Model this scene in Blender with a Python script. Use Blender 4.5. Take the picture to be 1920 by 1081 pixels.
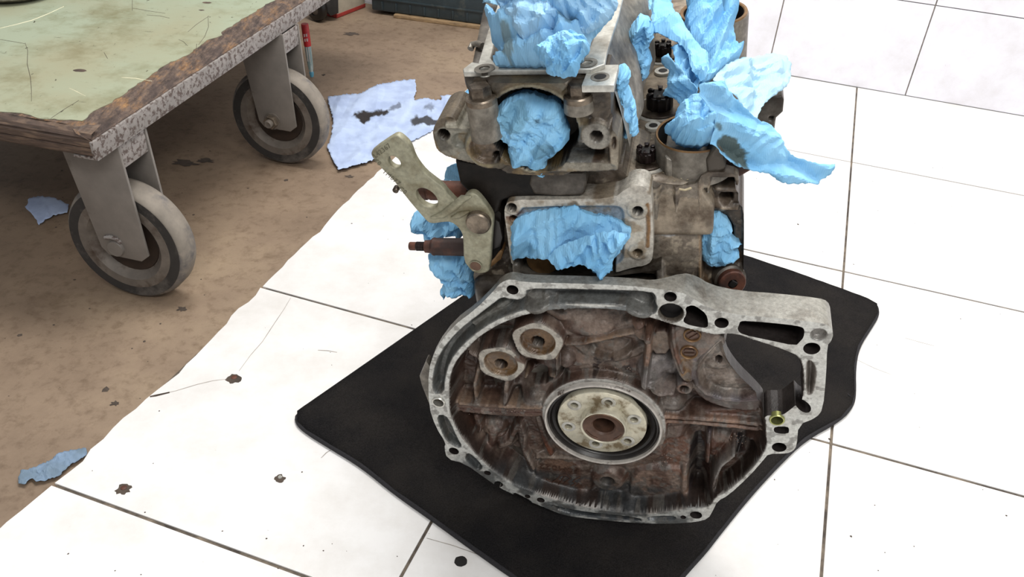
import bpy, bmesh, math, random
import numpy as np
from mathutils import Vector, Matrix
from mathutils.geometry import delaunay_2d_cdt

for o in list(bpy.data.objects):
    bpy.data.objects.remove(o)
SC = bpy.context.scene
COL = SC.collection
# ------------------------------------------------------------------ camera
H = 0.8                                   # camera height, metres
F = 1605.85                               # focal length in pixels of a 1920 px wide frame
PIT, ROL = math.radians(35.280), math.radians(3.8254)
fw = np.array([0, math.cos(PIT), -math.sin(PIT)])
up0 = np.array([0, math.sin(PIT), math.cos(PIT)])
rt0 = np.array([1.0, 0, 0])
RT = rt0*math.cos(ROL)+up0*math.sin(ROL)
UP = -rt0*math.sin(ROL)+up0*math.cos(ROL)
CAM = np.array([0, 0, H])
cam = bpy.data.cameras.new('camera')
camo = bpy.data.objects.new('camera', cam)
COL.objects.link(camo)
cam.sensor_width = 36
cam.lens = F/1920*36
cam.clip_start = .02
m = Matrix.Identity(4)
for i in range(3):
    m[i][0] = RT[i]; m[i][1] = UP[i]; m[i][2] = -fw[i]; m[i][3] = CAM[i]
camo.matrix_world = m
SC.camera = camo
# ------------------------------------------------------------------ light and exposure
w = bpy.data.worlds.new('world'); SC.world = w; w.use_nodes = True
w.node_tree.nodes['Background'].inputs[0].default_value = (.93, .96, 1, 1)
w.node_tree.nodes['Background'].inputs[1].default_value = 0.44
def area(name, loc, target, sx, sy, power, col):
    l = bpy.data.lights.new(name, 'AREA'); l.shape = 'RECTANGLE'; l.size = sx; l.size_y = sy
    l.energy = power; l.color = col
    o = bpy.data.objects.new(name, l); COL.objects.link(o); o.location = loc
    o.rotation_euler = (Vector(target)-Vector(loc)).to_track_quat('-Z', 'Y').to_euler()
    return o
area('ceiling_and_fill_light', (0.15, 1.35, 2.7), (0.1, 1.2, 0), 1.5, .8, 68, (1, .985, .96))
area('ceiling_and_fill_light', (1.6, .6, 2.5), (.4, 1.2, 0), 1.4, .5, 18, (1, .985, .96))
area('ceiling_and_fill_light', (.5, -1.1, 2.3), (.2, 1.2, .2), 1.5, .5, 40, (1, .985, .96))  # fill lamp added behind the camera to brighten faces turned towards it
SC.view_settings.view_transform = 'Standard'
SC.view_settings.look = 'None'
SC.view_settings.exposure = 0.0
SC.view_settings.gamma = 1
SC.view_settings.use_curve_mapping = False

# ------------------------------------------------------------------ measuring helpers (a pixel of the photo -> a real place)
def ray(x, y): return fw*F+RT*(x-960)-UP*(y-540.5)
def FL(x, y, z=0.0):
    d = ray(x, y); return CAM+d*((z-H)/d[2])
# engine frame: origin where the bell housing stands on the mat
EO = np.array([0.10568075, 0.66160146, 0.0])
EX = np.array([0.97275197, -0.17280456, 0.15457099])
EY = np.array([0.15705727, 0.98156145, 0.10895015])
EZ = np.array([-0.17054801, -0.08170498, 0.98195605])
EM = Matrix([[EX[i], EY[i], EZ[i], EO[i]] for i in range(3)]+[[0, 0, 0, 1]])
def EP(px, py, D):            # engine-local point on the plane at depth D behind the bell face
    d = ray(px, py); t = ((EO-CAM)@EY+D)/(d@EY); P = CAM+d*t-EO
    return np.array([P@EX, D, P@EZ])
def EPz(px, py, z):           # engine-local point on the level z
    d = ray(px, py); t = ((EO-CAM)@EZ+z)/(d@EZ); P = CAM+d*t-EO
    return np.array([P@EX, P@EY, z])
ECAM = np.array([(CAM-EO)@v for v in (EX, EY, EZ)])
# tile grid directions
ta = math.radians(-17.62)
TA = np.array([math.cos(ta), math.sin(ta), 0]); TB = np.array([-math.sin(ta), math.cos(ta), 0])
def s2l(c):
    c = np.asarray(c, float)/255.0
    return np.where(c <= .04045, c/12.92, ((c+.055)/1.055)**2.4)
def sm(a, b, x):
    t = np.clip((x-a)/(b-a), 0, 1); return t*t*(3-2*t)
def _h(ix, iy, s):
    n = (ix*374761393+iy*668265263+s*1442695041) & 0x7fffffff
    n = ((n ^ (n >> 13))*1274126177) & 0x7fffffff
    return ((n ^ (n >> 16)) & 0xffff)/65535.0
def noise(x, y, s=0):
    x = np.asarray(x, float); y = np.asarray(y, float)
    ix = np.floor(x).astype(np.int64); iy = np.floor(y).astype(np.int64)
    fx = x-ix; fy = y-iy; fx = fx*fx*(3-2*fx); fy = fy*fy*(3-2*fy)
    a = _h(ix, iy, s); b = _h(ix+1, iy, s); c = _h(ix, iy+1, s); d = _h(ix+1, iy+1, s)
    return (a*(1-fx)+b*fx)*(1-fy)+(c*(1-fx)+d*fx)*fy
def fbm(x, y, s=0, o=4):
    r = 0; a = .5; t = 0
    for k in range(o):
        r = r+a*noise(x*2**k, y*2**k, s+k*7); t += a; a *= .5
    return r/t

# ------------------------------------------------------------------ object helpers
def tag(o, label=None, cat=None, group=None, kind=None):
    if label: o['label'] = label
    if cat: o['category'] = cat
    if group: o['group'] = group
    if kind: o['kind'] = kind
    return o
def empty(name, mat=None):
    o = bpy.data.objects.new(name, None); COL.objects.link(o); o.empty_display_size = .05
    if mat is not None: o.matrix_world = mat
    return o
def link(name, me, mat, parent=None, smooth=False, loc=None):
    o = bpy.data.objects.new(name, me); COL.objects.link(o)
    if mat is not None and not me.materials: me.materials.append(mat)
    if parent is not None: o.parent = parent
    if smooth:
        me.polygons.foreach_set('use_smooth', [True]*len(me.polygons))
    if loc is not None: o.location = loc
    return o
def mesh(name, v, f, mat, parent=None, smooth=False):
    me = bpy.data.meshes.new(name); me.from_pydata([tuple(map(float, p)) for p in v], [], f); me.update()
    return link(name, me, mat, parent, smooth)
def bmobj(name, bm, mat, parent=None, smooth=False, sharp=None):
    me = bpy.data.meshes.new(name); bm.normal_update(); bm.to_mesh(me); bm.free()
    o = link(name, me, mat, parent, smooth)
    if smooth and sharp: me.set_sharp_from_angle(angle=math.radians(sharp))
    return o
def bevel_bm(bm, r, seg=2, ang=30):
    es = [e for e in bm.edges if len(e.link_faces) == 2 and e.calc_face_angle(0) > math.radians(ang)]
    if r > 0: bmesh.ops.bevel(bm, geom=es, offset=r, segments=seg, affect='EDGES', profile=.6, clamp_overlap=True)
def add_prism(bm, base, vec):
    """base: list of 3D points (polygon), extruded by vec"""
    vs = [bm.verts.new(tuple(map(float, p))) for p in base]
    ve = [bm.verts.new(tuple(map(float, np.asarray(p)+vec))) for p in base]
    n = len(vs)
    fs = [bm.faces.new(vs), bm.faces.new(ve[::-1])]
    for i in range(n):
        fs.append(bm.faces.new((vs[(i+1) % n], vs[i], ve[i], ve[(i+1) % n])))
    bmesh.ops.recalc_face_normals(bm, faces=fs)
    return fs
def prism(name, base, vec, mat, parent=None, bevel=.001, seg=2, smooth=True):
    bm = bmesh.new(); add_prism(bm, base, np.asarray(vec, float)); bevel_bm(bm, bevel, seg)
    return bmobj(name, bm, mat, parent, smooth, 35)
def box(name, c, s, mat, parent=None, bevel=.002, rot=None, seg=2):
    bm = bmesh.new(); bmesh.ops.create_cube(bm, size=1)
    for v in bm.verts: v.co = Vector((v.co.x*s[0], v.co.y*s[1], v.co.z*s[2]))
    bevel_bm(bm, bevel, seg)
    if rot is not None: bm.transform(rot.to_4x4())
    bm.transform(Matrix.Translation(Vector(tuple(map(float, c)))))
    return bmobj(name, bm, mat, parent, True, 35)
def lathe(name, prof, origin, axis, mat, parent=None, n=40, sharp=35, closed=False):
    """prof: [(r, h)] around axis"""
    ax = Vector(tuple(map(float, axis))).normalized(); q = Vector((0, 0, 1)).rotation_difference(ax)
    og = Vector(tuple(map(float, origin)))
    bm = bmesh.new(); rings = []
    for r, h in prof:
        if r <= 1e-7: rings.append([bm.verts.new(og+q @ Vector((0, 0, h)))])
        else: rings.append([bm.verts.new(og+q @ Vector((r*math.cos(2*math.pi*k/n), r*math.sin(2*math.pi*k/n), h))) for k in range(n)])
    pairs = list(zip(rings, rings[1:]))
    if closed: pairs.append((rings[-1], rings[0]))
    for a, b in pairs:
        for k in range(n):
            k2 = (k+1) % n
            if len(a) == 1 and len(b) == 1: continue
            if len(a) == 1: bm.faces.new((a[0], b[k2], b[k]))
            elif len(b) == 1: bm.faces.new((a[k], a[k2], b[0]))
            else: bm.faces.new((a[k], a[k2], b[k2], b[k]))
    bmesh.ops.recalc_face_normals(bm, faces=bm.faces[:])
    return bmobj(name, bm, mat, parent, True, sharp)
def tube(name, pts, r, mat, parent=None, n=8, radii=None):
    pts = [Vector(tuple(map(float, p))) for p in pts]
    bm = bmesh.new(); rings = []; prev = None
    for i, p in enumerate(pts):
        t = (pts[min(i+1, len(pts)-1)]-pts[max(i-1, 0)]).normalized()
        a = prev if prev is not None else (Vector((0, 0, 1)) if abs(t.z) < .9 else Vector((1, 0, 0)))
        u = (a-t*a.dot(t)).normalized(); prev = u; v = t.cross(u)
        rr = radii[i] if radii else r
        rings.append([bm.verts.new(p+u*rr*math.cos(2*math.pi*k/n)+v*rr*math.sin(2*math.pi*k/n)) for k in range(n)])
    for a, b in zip(rings, rings[1:]):
        for k in range(n): bm.faces.new((a[k], a[(k+1) % n], b[(k+1) % n], b[k]))
    bm.faces.new(rings[0][::-1]); bm.faces.new(rings[-1])
    bmesh.ops.recalc_face_normals(bm, faces=bm.faces[:])
    return bmobj(name, bm, mat, parent, True, 50)
def plate(name, outer, holes, M, th, mat, parent=None, bevel=.0008, res=2):
    """flat shape with holes; outer and holes are 2D; M maps (x,y,0) to place; thickness runs along -z of M"""
    cu = bpy.data.curves.new('c', 'CURVE'); cu.dimensions = '2D'; cu.fill_mode = 'BOTH'
    cu.extrude = max(th/2-bevel, 1e-5); cu.bevel_depth = bevel; cu.bevel_resolution = res; cu.offset = -bevel
    for pl in [outer]+holes:
        s = cu.splines.new('POLY'); s.points.add(len(pl)-1); s.use_cyclic_u = True
        for i, p in enumerate(pl): s.points[i].co = (float(p[0]), float(p[1]), 0, 1)
    t = bpy.data.objects.new('t', cu); COL.objects.link(t)
    dg = bpy.context.evaluated_depsgraph_get()
    me = bpy.data.meshes.new_from_object(t.evaluated_get(dg)); me.name = name
    bpy.data.objects.remove(t); bpy.data.curves.remove(cu)
    me.transform(M @ Matrix.Translation((0, 0, -th/2)))
    bm = bmesh.new(); bm.from_mesh(me); bmesh.ops.remove_doubles(bm, verts=bm.verts[:], dist=1e-6); bm.to_mesh(me); bm.free()
    o = link(name, me, mat, parent, True); me.set_sharp_from_angle(angle=math.radians(35))
    return o
# maps (x, y) of a plate to the engine's face plane at depth D (x -> X, y -> Z, outward = -Y)
def MF(D): return Matrix(((1, 0, 0, 0), (0, 0, -1, D), (0, 1, 0, 0), (0, 0, 0, 1)))
def circ(c, r, n=28, sx=1, sy=1, rot=0):
    return [(c[0]+r*sx*math.cos(t)*math.cos(rot)-r*sy*math.sin(t)*math.sin(rot),
             c[1]+r*sx*math.cos(t)*math.sin(rot)+r*sy*math.sin(t)*math.cos(rot)) for t in [2*math.pi*k/n for k in range(n)]]
def chaikin(p, n=1):
    for _ in range(n):
        q = []
        for i in range(len(p)):
            a = np.asarray(p[i], float); b = np.asarray(p[(i+1) % len(p)], float)
            q += [a*.75+b*.25, a*.25+b*.75]
        p = q
    return p

# ------------------------------------------------------------------ materials
def nt(name):
    mt = bpy.data.materials.new(name); mt.use_nodes = True
    return mt, mt.node_tree.nodes, mt.node_tree.links, mt.node_tree.nodes['Principled BSDF']
def ramp(N, stops):
    r = N.new('ShaderNodeValToRGB'); e = r.color_ramp.elements
    while len(e) < len(stops): e.new(.5)
    for i, (p, c) in enumerate(stops):
        e[i].position = p; e[i].color = (*s2l(c), 1) if len(c) == 3 else c
    return r
def tex(N, L, scale, detail=4, rough=.6, coord='Object', stretch=None, dist=0):
    tc = N.new('ShaderNodeTexCoord'); t = N.new('ShaderNodeTexNoise')
    t.inputs['Scale'].default_value = scale; t.inputs['Detail'].default_value = detail
    t.inputs['Roughness'].default_value = rough; t.inputs['Distortion'].default_value = dist
    if stretch:
        mp = N.new('ShaderNodeMapping'); mp.inputs['Scale'].default_value = stretch[:3]
        if len(stretch) > 3: mp.inputs['Rotation'].default_value = stretch[3]
        L.new(tc.outputs[coord], mp.inputs[0]); L.new(mp.outputs[0], t.inputs[0])
    else: L.new(tc.outputs[coord], t.inputs[0])
    return t
def mixc(N, L, fac, a, b, mode='MIX'):
    x = N.new('ShaderNodeMix'); x.data_type = 'RGBA'; x.blend_type = mode
    for k, s in ((0, fac), (6, a), (7, b)):
        if isinstance(s, (int, float)): x.inputs[k].default_value = s
        elif isinstance(s, tuple): x.inputs[k].default_value = (*s2l(s), 1)
        else: L.new(s, x.inputs[k])
    return x.outputs[2]
def bump(N, L, B, h, strength=.3, dist=.001):
    b = N.new('ShaderNodeBump'); b.inputs['Strength'].default_value = strength; b.inputs['Distance'].default_value = dist
    L.new(h, b.inputs['Height']); L.new(b.outputs[0], B.inputs['Normal']); return b
def simple(name, c, rough=.5, metal=0, var=.12, scale=60, bmp=.15, spec=.5, c2=None, lo=.45, hi=.6, stretch=None, scale2=18):
    mt, N, L, B = nt(name)
    t = tex(N, L, scale, 5, stretch=stretch)
    c = np.array(c, float)
    r = ramp(N, [(.3, tuple(np.clip(c*(1-var), 0, 255))), (.7, tuple(np.clip(c*(1+var), 0, 255)))])
    L.new(t.outputs[0], r.inputs[0]); out = r.outputs[0]
    if c2 is not None:
        t2 = tex(N, L, scale2, 6, .65, stretch=stretch); r2 = ramp(N, [(lo, (0, 0, 0)), (hi, (255, 255, 255))])
        L.new(t2.outputs[0], r2.inputs[0]); out = mixc(N, L, r2.outputs[0], out, tuple(c2))
    L.new(out, B.inputs['Base Color'])
    B.inputs['Roughness'].default_value = rough; B.inputs['Metallic'].default_value = metal
    B.inputs['Specular IOR Level'].default_value = spec
    if bmp: bump(N, L, B, t.outputs[0], bmp, .001)
    return mt
M = {}
def cast_mat(name):
    """cast alloy: colour and finish are painted per vertex (Col.rgb = colour, Col.a = machined), grain from noise"""
    mt, N, L, B = nt(name)
    at = N.new('ShaderNodeAttribute'); at.attribute_name = 'Col'
    t = tex(N, L, 260, 5, .7); t2 = tex(N, L, 38, 6, .7); t3 = tex(N, L, 900, 2, .5)
    r = ramp(N, [(.3, (190, 190, 190)), (.7, (255, 255, 255))]); L.new(t.outputs[0], r.inputs[0])
    c = mixc(N, L, 1.0, at.outputs['Color'], r.outputs[0], 'MULTIPLY')
    r2 = ramp(N, [(.34, (150, 136, 124)), (.54, (255, 255, 255))]); L.new(t2.outputs[0], r2.inputs[0])
    inv = N.new('ShaderNodeMath'); inv.operation = 'SUBTRACT'; inv.inputs[0].default_value = 1.0; L.new(at.outputs['Alpha'], inv.inputs[1])
    ml = N.new('ShaderNodeMath'); ml.operation = 'MULTIPLY_ADD'; ml.inputs[1].default_value = .55; ml.inputs[2].default_value = .25
    L.new(inv.outputs[0], ml.inputs[0])
    c = mixc(N, L, ml.outputs[0], c, mixc(N, L, 1.0, c, r2.outputs[0], 'MULTIPLY'))
    L.new(c, B.inputs['Base Color'])
    rr = N.new('ShaderNodeMapRange'); rr.inputs['To Min'].default_value = .42; rr.inputs['To Max'].default_value = .30
    L.new(at.outputs['Alpha'], rr.inputs['Value']); L.new(rr.outputs[0], B.inputs['Roughness'])
    m2 = N.new('ShaderNodeMapRange'); m2.inputs['To Min'].default_value = .15; m2.inputs['To Max'].default_value = .25
    L.new(at.outputs['Alpha'], m2.inputs['Value']); L.new(m2.outputs[0], B.inputs['Metallic'])
    ad = N.new('ShaderNodeMath'); ad.operation = 'ADD'; L.new(t.outputs[0], ad.inputs[0]); L.new(t3.outputs[0], ad.inputs[1])
    bump(N, L, B, ad.outputs[0], .35, .0006)
    return mt
M['cast'] = cast_mat('cast_alloy')
M['alloy'] = simple('grey_alloy', (128, 122, 112), .42, .25, .18, 160, .3, c2=(68, 61, 53), lo=.45, hi=.66)
M['alloy_dirty'] = simple('oily_alloy', (94, 88, 80), .42, .2, .2, 120, .4, c2=(46, 38, 30), lo=.42, hi=.6)
M['deck'] = simple('stained_deck_alloy', (134, 122, 106), .42, .2, .2, 90, .4, c2=(84, 70, 56), lo=.45, hi=.62, scale2=40)
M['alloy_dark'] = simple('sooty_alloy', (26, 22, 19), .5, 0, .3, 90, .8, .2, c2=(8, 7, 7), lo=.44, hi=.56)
M['machined'] = simple('machined_alloy', (190, 188, 180), .34, .45, .1, 200, .15, c2=(120, 112, 100), lo=.5, hi=.7)
M['bracket'] = simple('dull_bracket_alloy', (146, 143, 122), .5, .2, .12, 220, .3, c2=(112, 104, 80), lo=.48, hi=.7, scale2=45)
M['bolt'] = simple('oiled_steel', (124, 112, 98), .35, .6, .15, 150, .2, c2=(48, 38, 30))
M['darkbolt'] = simple('black_steel', (36, 27, 26), .3, .4, .2, 150, .2)
M['rust'] = simple('rusty_steel', (92, 56, 42), .6, .25, .2, 130, .4, c2=(50, 34, 30))
M['flange'] = simple('varnished_steel', (196, 190, 170), .35, .3, .1, 120, .1, c2=(122, 108, 84), lo=.5, hi=.64, scale2=60)
M['hub'] = simple('brown_hub_steel', (112, 84, 66), .38, .4, .15, 100, .2, c2=(70, 46, 34))
M['bore'] = simple('brown_bore', (76, 54, 42), .45, .2, .2, 100, .2)
M['seal'] = simple('black_rubber_seal', (26, 22, 20), .35, 0, .2, 100, .1)
M['brass'] = simple('yellowed_sleeve', (150, 152, 96), .28, .7, .1, 100, .05)
M['steel2'] = simple('scraped_alloy_ring', (190, 184, 176), .3, .3, .08, 120, .1, c2=(96, 84, 76), lo=.56, hi=.62, scale2=50)
M['steel'] = simple('bright_steel', (200, 198, 190), .25, .8, .08, 100, .05)
M['tawny'] = simple('tawny_oiled_metal', (126, 96, 62), .38, .3, .12, 150, .2, c2=(92, 62, 36), lo=.5, hi=.7)
M['pocket'] = simple('oily_brown_pocket', (46, 34, 30), .4, 0, .3, 90, .4)
M['void'] = simple('dark_recess', (16, 12, 10), .7, 0, .2, 50, 0)

def tile_mat(name, base, dirt):
    mt, N, L, B = nt(name)
    t = tex(N, L, 2.2, 3, .5, coord='Generated'); t2 = tex(N, L, 70, 8, .75); t3 = tex(N, L, 9, 6, .7)
    r2 = ramp(N, [(.27, dirt), (.34, (255, 255, 255))]); L.new(t2.outputs[0], r2.inputs[0])
    r3 = ramp(N, [(.3, (238, 236, 233)), (.6, (255, 255, 255))]); L.new(t3.outputs[0], r3.inputs[0])
    c = mixc(N, L, 1.0, base, r3.outputs[0], 'MULTIPLY')
    c = mixc(N, L, .75, c, mixc(N, L, 1.0, c, r2.outputs[0], 'MULTIPLY'))
    L.new(c, B.inputs['Base Color']); B.inputs['Roughness'].default_value = .28
    B.inputs['Specular IOR Level'].default_value = .35
    bump(N, L, B, t3.outputs[0], .05, .001)
    return mt
M['tile'] = tile_mat('white_floor_tile', (226, 224, 222), (150, 140, 130))
M['walltile'] = tile_mat('white_wall_tile', (240, 239, 246), (205, 203, 203))
def concrete():
    mt, N, L, B = nt('brown_concrete')
    t = tex(N, L, 3.2, 8, .68); t2 = tex(N, L, 55, 7, .7); t3 = tex(N, L, 12, 5, .7, dist=.6); t4 = tex(N, L, 260, 3, .6)
    r = ramp(N, [(.3, (112, 94, 77)), (.5, (132, 113, 94)), (.72, (150, 131, 108))]); L.new(t.outputs[0], r.inputs[0])
    r2 = ramp(N, [(.25, (205, 198, 190)), (.5, (255, 255, 255))]); L.new(t2.outputs[0], r2.inputs[0])
    r3 = ramp(N, [(.22, (190, 180, 168)), (.42, (255, 255, 255))]); L.new(t3.outputs[0], r3.inputs[0])
    c = mixc(N, L, 1.0, r.outputs[0], r2.outputs[0], 'MULTIPLY'); c = mixc(N, L, .8, c, mixc(N, L, 1.0, c, r3.outputs[0], 'MULTIPLY'))
    L.new(c, B.inputs['Base Color']); B.inputs['Roughness'].default_value = .62
    ad = N.new('ShaderNodeMath'); ad.operation = 'ADD'; L.new(t2.outputs[0], ad.inputs[0]); L.new(t4.outputs[0], ad.inputs[1])
    bump(N, L, B, ad.outputs[0], .25, .0015); return mt
M['concrete'] = concrete()
M['grout'] = simple('dirty_grout', (98, 88, 76), .8, 0, .35, 40, .3, c2=(58, 50, 44))
M['wallgrout'] = simple('wall_grout', (150, 142, 132), .8, 0, .2, 40, .3)
M['plaster'] = simple('wall_plaster', (205, 202, 196), .8, 0, .04, 10, .1)
def carpet():
    mt, N, L, B = nt('black_carpet')
    t = tex(N, L, 700, 3, .7); t2 = tex(N, L, 7, 5, .65); t3 = tex(N, L, 150, 6, .8)
    r = ramp(N, [(.3, (8, 8, 10)), (.75, (40, 38, 38))]); L.new(t.outputs[0], r.inputs[0])
    r2 = ramp(N, [(.42, (0, 0, 0)), (.62, (34, 30, 25))]); L.new(t2.outputs[0], r2.inputs[0])
    r3 = ramp(N, [(.70, (0, 0, 0)), (.78, (90, 86, 80))]); L.new(t3.outputs[0], r3.inputs[0])
    c = mixc(N, L, .6, r.outputs[0], r2.outputs[0], 'ADD'); c = mixc(N, L, .6, c, r3.outputs[0], 'ADD')
    L.new(c, B.inputs['Base Color']); B.inputs['Roughness'].default_value = .95; B.inputs['Specular IOR Level'].default_value = .1
    bump(N, L, B, t.outputs[0], .8, .002); return mt
M['carpet'] = carpet()
M['binding'] = simple('black_binding_thread', (24, 22, 25), .8, 0, .4, 500, .6)
def paper(name, c, hi, tr=.12):
    mt, N, L, B = nt(name)
    at = N.new('ShaderNodeAttribute'); at.attribute_name = 'Col'
    t = tex(N, L, 20, 4, .6); r = ramp(N, [(.4, c), (.6, hi)]); L.new(t.outputs[0], r.inputs[0])
    col = mixc(N, L, at.outputs['Alpha'], r.outputs[0], at.outputs['Color'])
    L.new(col, B.inputs['Base Color'])
    tc = N.new('ShaderNodeTexCoord'); wv = N.new('ShaderNodeTexWave'); wv.inputs['Scale'].default_value = 170
    wv.inputs['Distortion'].default_value = 9; wv.inputs['Detail'].default_value = 2; wv.inputs['Detail Scale'].default_value = .6
    L.new(tc.outputs['Object'], wv.inputs[0])
    bump(N, L, B, wv.outputs[1], .22, .0006)
    B.inputs['Roughness'].default_value = .8; B.inputs['Specular IOR Level'].default_value = .2
    tl = N.new('ShaderNodeBsdfTranslucent'); L.new(col, tl.inputs[0]); ms = N.new('ShaderNodeMixShader'); ms.inputs[0].default_value = tr
    out = [n for n in N if n.type == 'OUTPUT_MATERIAL'][0]
    L.new(B.outputs[0], ms.inputs[1]); L.new(tl.outputs[0], ms.inputs[2]); L.new(ms.outputs[0], out.inputs[0])
    return mt
M['paper'] = paper('blue_paper_towel', (122, 181, 221), (148, 203, 238))
M['paper_overlit'] = paper('overlit_blue_paper_towel', (186, 218, 238), (204, 230, 245), .2)  # lighter copy of the blue paper, strong light put into its colour
M['paper_floor'] = paper('lavender_blue_paper_towel', (172, 188, 220), (190, 206, 234))
M['paper_dusty'] = paper('dusty_blue_paper_towel', (112, 130, 146), (134, 156, 182))

# ------------------------------------------------------------------ relief castings
def sdf_poly(X, Z, P):
    P = np.asarray(P, float); d = np.full(X.shape, 1e18); ins = np.zeros(X.shape, bool)
    n = len(P)
    for i in range(n):
        a = P[i]; b = P[(i+1) % n]; e = b-a; L2 = e@e
        if L2 < 1e-16: continue
        wx = X-a[0]; wz = Z-a[1]; t = np.clip((wx*e[0]+wz*e[1])/L2, 0, 1)
        d = np.minimum(d, (wx-e[0]*t)**2+(wz-e[1]*t)**2)
        c = (a[1] > Z) != (b[1] > Z)
        if c.any():
            with np.errstate(divide='ignore', invalid='ignore'):
                xi = a[0]+(Z-a[1])*(e[0]/(e[1] if e[1] != 0 else 1e-18))
            ins ^= c & (X < xi)
    return np.where(ins, -np.sqrt(d), np.sqrt(d))
def sdf_line(X, Z, P):
    d = np.full(X.shape, 1e18)
    for i in range(len(P)-1):
        a = np.asarray(P[i], float); e = np.asarray(P[i+1], float)-a; L2 = max(e@e, 1e-16)
        wx = X-a[0]; wz = Z-a[1]; t = np.clip((wx*e[0]+wz*e[1])/L2, 0, 1)
        d = np.minimum(d, (wx-e[0]*t)**2+(wz-e[1]*t)**2)
    return np.sqrt(d)
def L2(pts, D): return [EP(p[0], p[1], p[2] if len(p) > 2 else D)[[0, 2]] for p in pts]
def relief(name, outline, D0, cell, ops, mat, parent, skirt, holes=(), base=(90, 80, 70), bm=0.0, rough=.0004, rnd=1, skirt_c=None, hole_shade=(58, 52, 50)):
    P = chaikin(L2(outline, D0), rnd); A = np.array(P)
    xs = np.arange(A[:, 0].min()-cell, A[:, 0].max()+2*cell, cell); zs = np.arange(A[:, 1].min()-cell, A[:, 1].max()+2*cell, cell)
    X, Z = np.meshgrid(xs, zs)
    sd = sdf_poly(X, Z, P); sd_out = sd.copy()
    for h in holes:
        if h[0] == 'poly': hs = sdf_poly(X, Z, chaikin(L2(h[1], h[2] if len(h) > 2 else D0), 1))
        else:
            c = EP(h[1][0], h[1][1], h[3] if len(h) > 3 else D0); hs = np.hypot(X-c[0], Z-c[2])-h[2]
        sd = np.maximum(sd, -hs)
    SX = np.zeros(X.shape); SZ = np.zeros(X.shape)
    def snap(dd):
        gz_, gx_ = np.gradient(dd, cell); g2 = np.maximum(gx_**2+gz_**2, .3); mk_ = np.abs(dd) < .52*cell
        SX[mk_] = (-dd*gx_/g2)[mk_]; SZ[mk_] = (-dd*gz_/g2)[mk_]
        return np.where(mk_, 0.0, dd)
    D = np.full(X.shape, float(D0)); C = np.empty(X.shape+(3,)); C[:] = s2l(base); Mc = np.full(X.shape, float(bm))
    for op in ops:
        k = op[0]; a = op[-1]; soft = a.get('s', cell*.9)
        if k == 'noise':
            _, amp, sc, seed, a = op; D = D+amp*(fbm(X*sc+50, Z*sc+50, seed)-.5)*2*(1-Mc); continue
        if k == 'stain':      # colour only, where noise is high inside an optional polygon
            _, sc, lo, hi, seed, a = op
            mk = sm(lo, hi, fbm(X*sc+90, Z*sc+90, seed, 5))*a.get('f', 1)
            if 'poly' in a: mk = mk*sm(a.get('ps', .006), -a.get('ps', .006), sdf_poly(X, Z, L2(a['poly'], a['pd'])))
            mk = mk*(1-Mc*a.get('keep', 1))
            C = C*(1-mk[..., None])+s2l(a['c'])*mk[..., None]; continue
        if k == 'poly':
            _, pts, d, a = op; q = L2(pts, a.get('t', d))
            if a.get('r', 1): q = chaikin(q, a.get('r', 1))
            dd = sdf_poly(X, Z, q)
            if a.get('snap'): dd = snap(dd)
        elif k == 'disc':
            _, c, r, d, a = op; c = EP(c[0], c[1], a.get('t', d)); dd = np.hypot((X-c[0])/a.get('ax', 1), Z-c[2])-r
            if 'wav' in a: dd = dd-a['wav'][0]*np.sin(np.arctan2(Z-c[2], X-c[0])*a['wav'][1]+a['wav'][2])
        elif k == 'ring':
            _, c, r0, r1, d, a = op; c = EP(c[0], c[1], a.get('t', d)); rr = np.hypot(X-c[0], Z-c[2]); dd = np.abs(rr-(r0+r1)/2)-(r1-r0)/2
            if 'ang' in a:
                an = np.degrees(np.arctan2(Z-c[2], X-c[0])) % 360; lo, hi = a['ang']
                inside = (an > lo) & (an < hi) if lo < hi else (an > lo) | (an < hi); dd = np.where(inside, dd, 1.0)
        elif k == 'rib':
            _, pts, hw, d, a = op; dd = sdf_line(X, Z, L2(pts, a.get('t', d)))
            mk = 1-sm(hw*a.get('in', .45), hw*1.35, dd)
            nd = D*(1-mk)+d*mk; D = np.minimum(D, nd) if d < 5 and not a.get('cut') else nd
            if 'c' in a:
                ck = 1-sm(hw*.7, hw*1.2, dd); C = C*(1-ck[..., None])+s2l(a['c'])*ck[..., None]
            if 'm' in a: ck = 1-sm(hw*.7, hw*1.2, dd); Mc = Mc*(1-ck)+a['m']*ck
            continue
        elif k == 'outside':
            _, pts, d, a = op; dd = snap(-sdf_poly(X, Z, chaikin(L2(pts, d), 1))); D = np.where(dd <= 0, d, np.where(dd < 1.35*cell, np.minimum(D, d+.0022), D))
            for _ in range(5):
                E_ = np.pad(D, 1, mode='edge'); Db = (E_[:-2, 1:-1]+E_[2:, 1:-1]+E_[1:-1, :-2]+E_[1:-1, 2:]+E_[1:-1, 1:-1])/5
                D = np.where((dd > cell*.9) & (dd < 9*cell), Db, D)
            ib = (dd > 0)*sm(cell*7, cell*3, dd)*.95; C = C*(1-ib[..., None])+s2l(a['inner_shade'])*ib[..., None]  # dark band in the wall colour, painted shade against strong overhead light
            ck = sm(cell*.3, -cell*.3, dd); C = C*(1-ck[..., None])+s2l(a['c'])*ck[..., None]; Mc = Mc*(1-ck)+a['m']*ck
            continue
        elif k == 'dome':
            _, c, rx, rz, rise, a = op; c = EP(c[0], c[1], a.get('t', .03)); q = ((X-c[0])/rx)**2+((Z-c[2])/rz)**2
            D = D-rise*np.clip(1-q, 0, 1)**.7
            if 'c' in a: ck = sm(1.1, .9, q); C = C*(1-ck[..., None])+s2l(a['c'])*ck[..., None]
            continue
        low = (d > D) if not a.get('rel') else np.full(X.shape, d > 0)
        mk = np.where(low, sm(0, -2*soft, dd), sm(2*soft, 0, dd))
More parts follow.
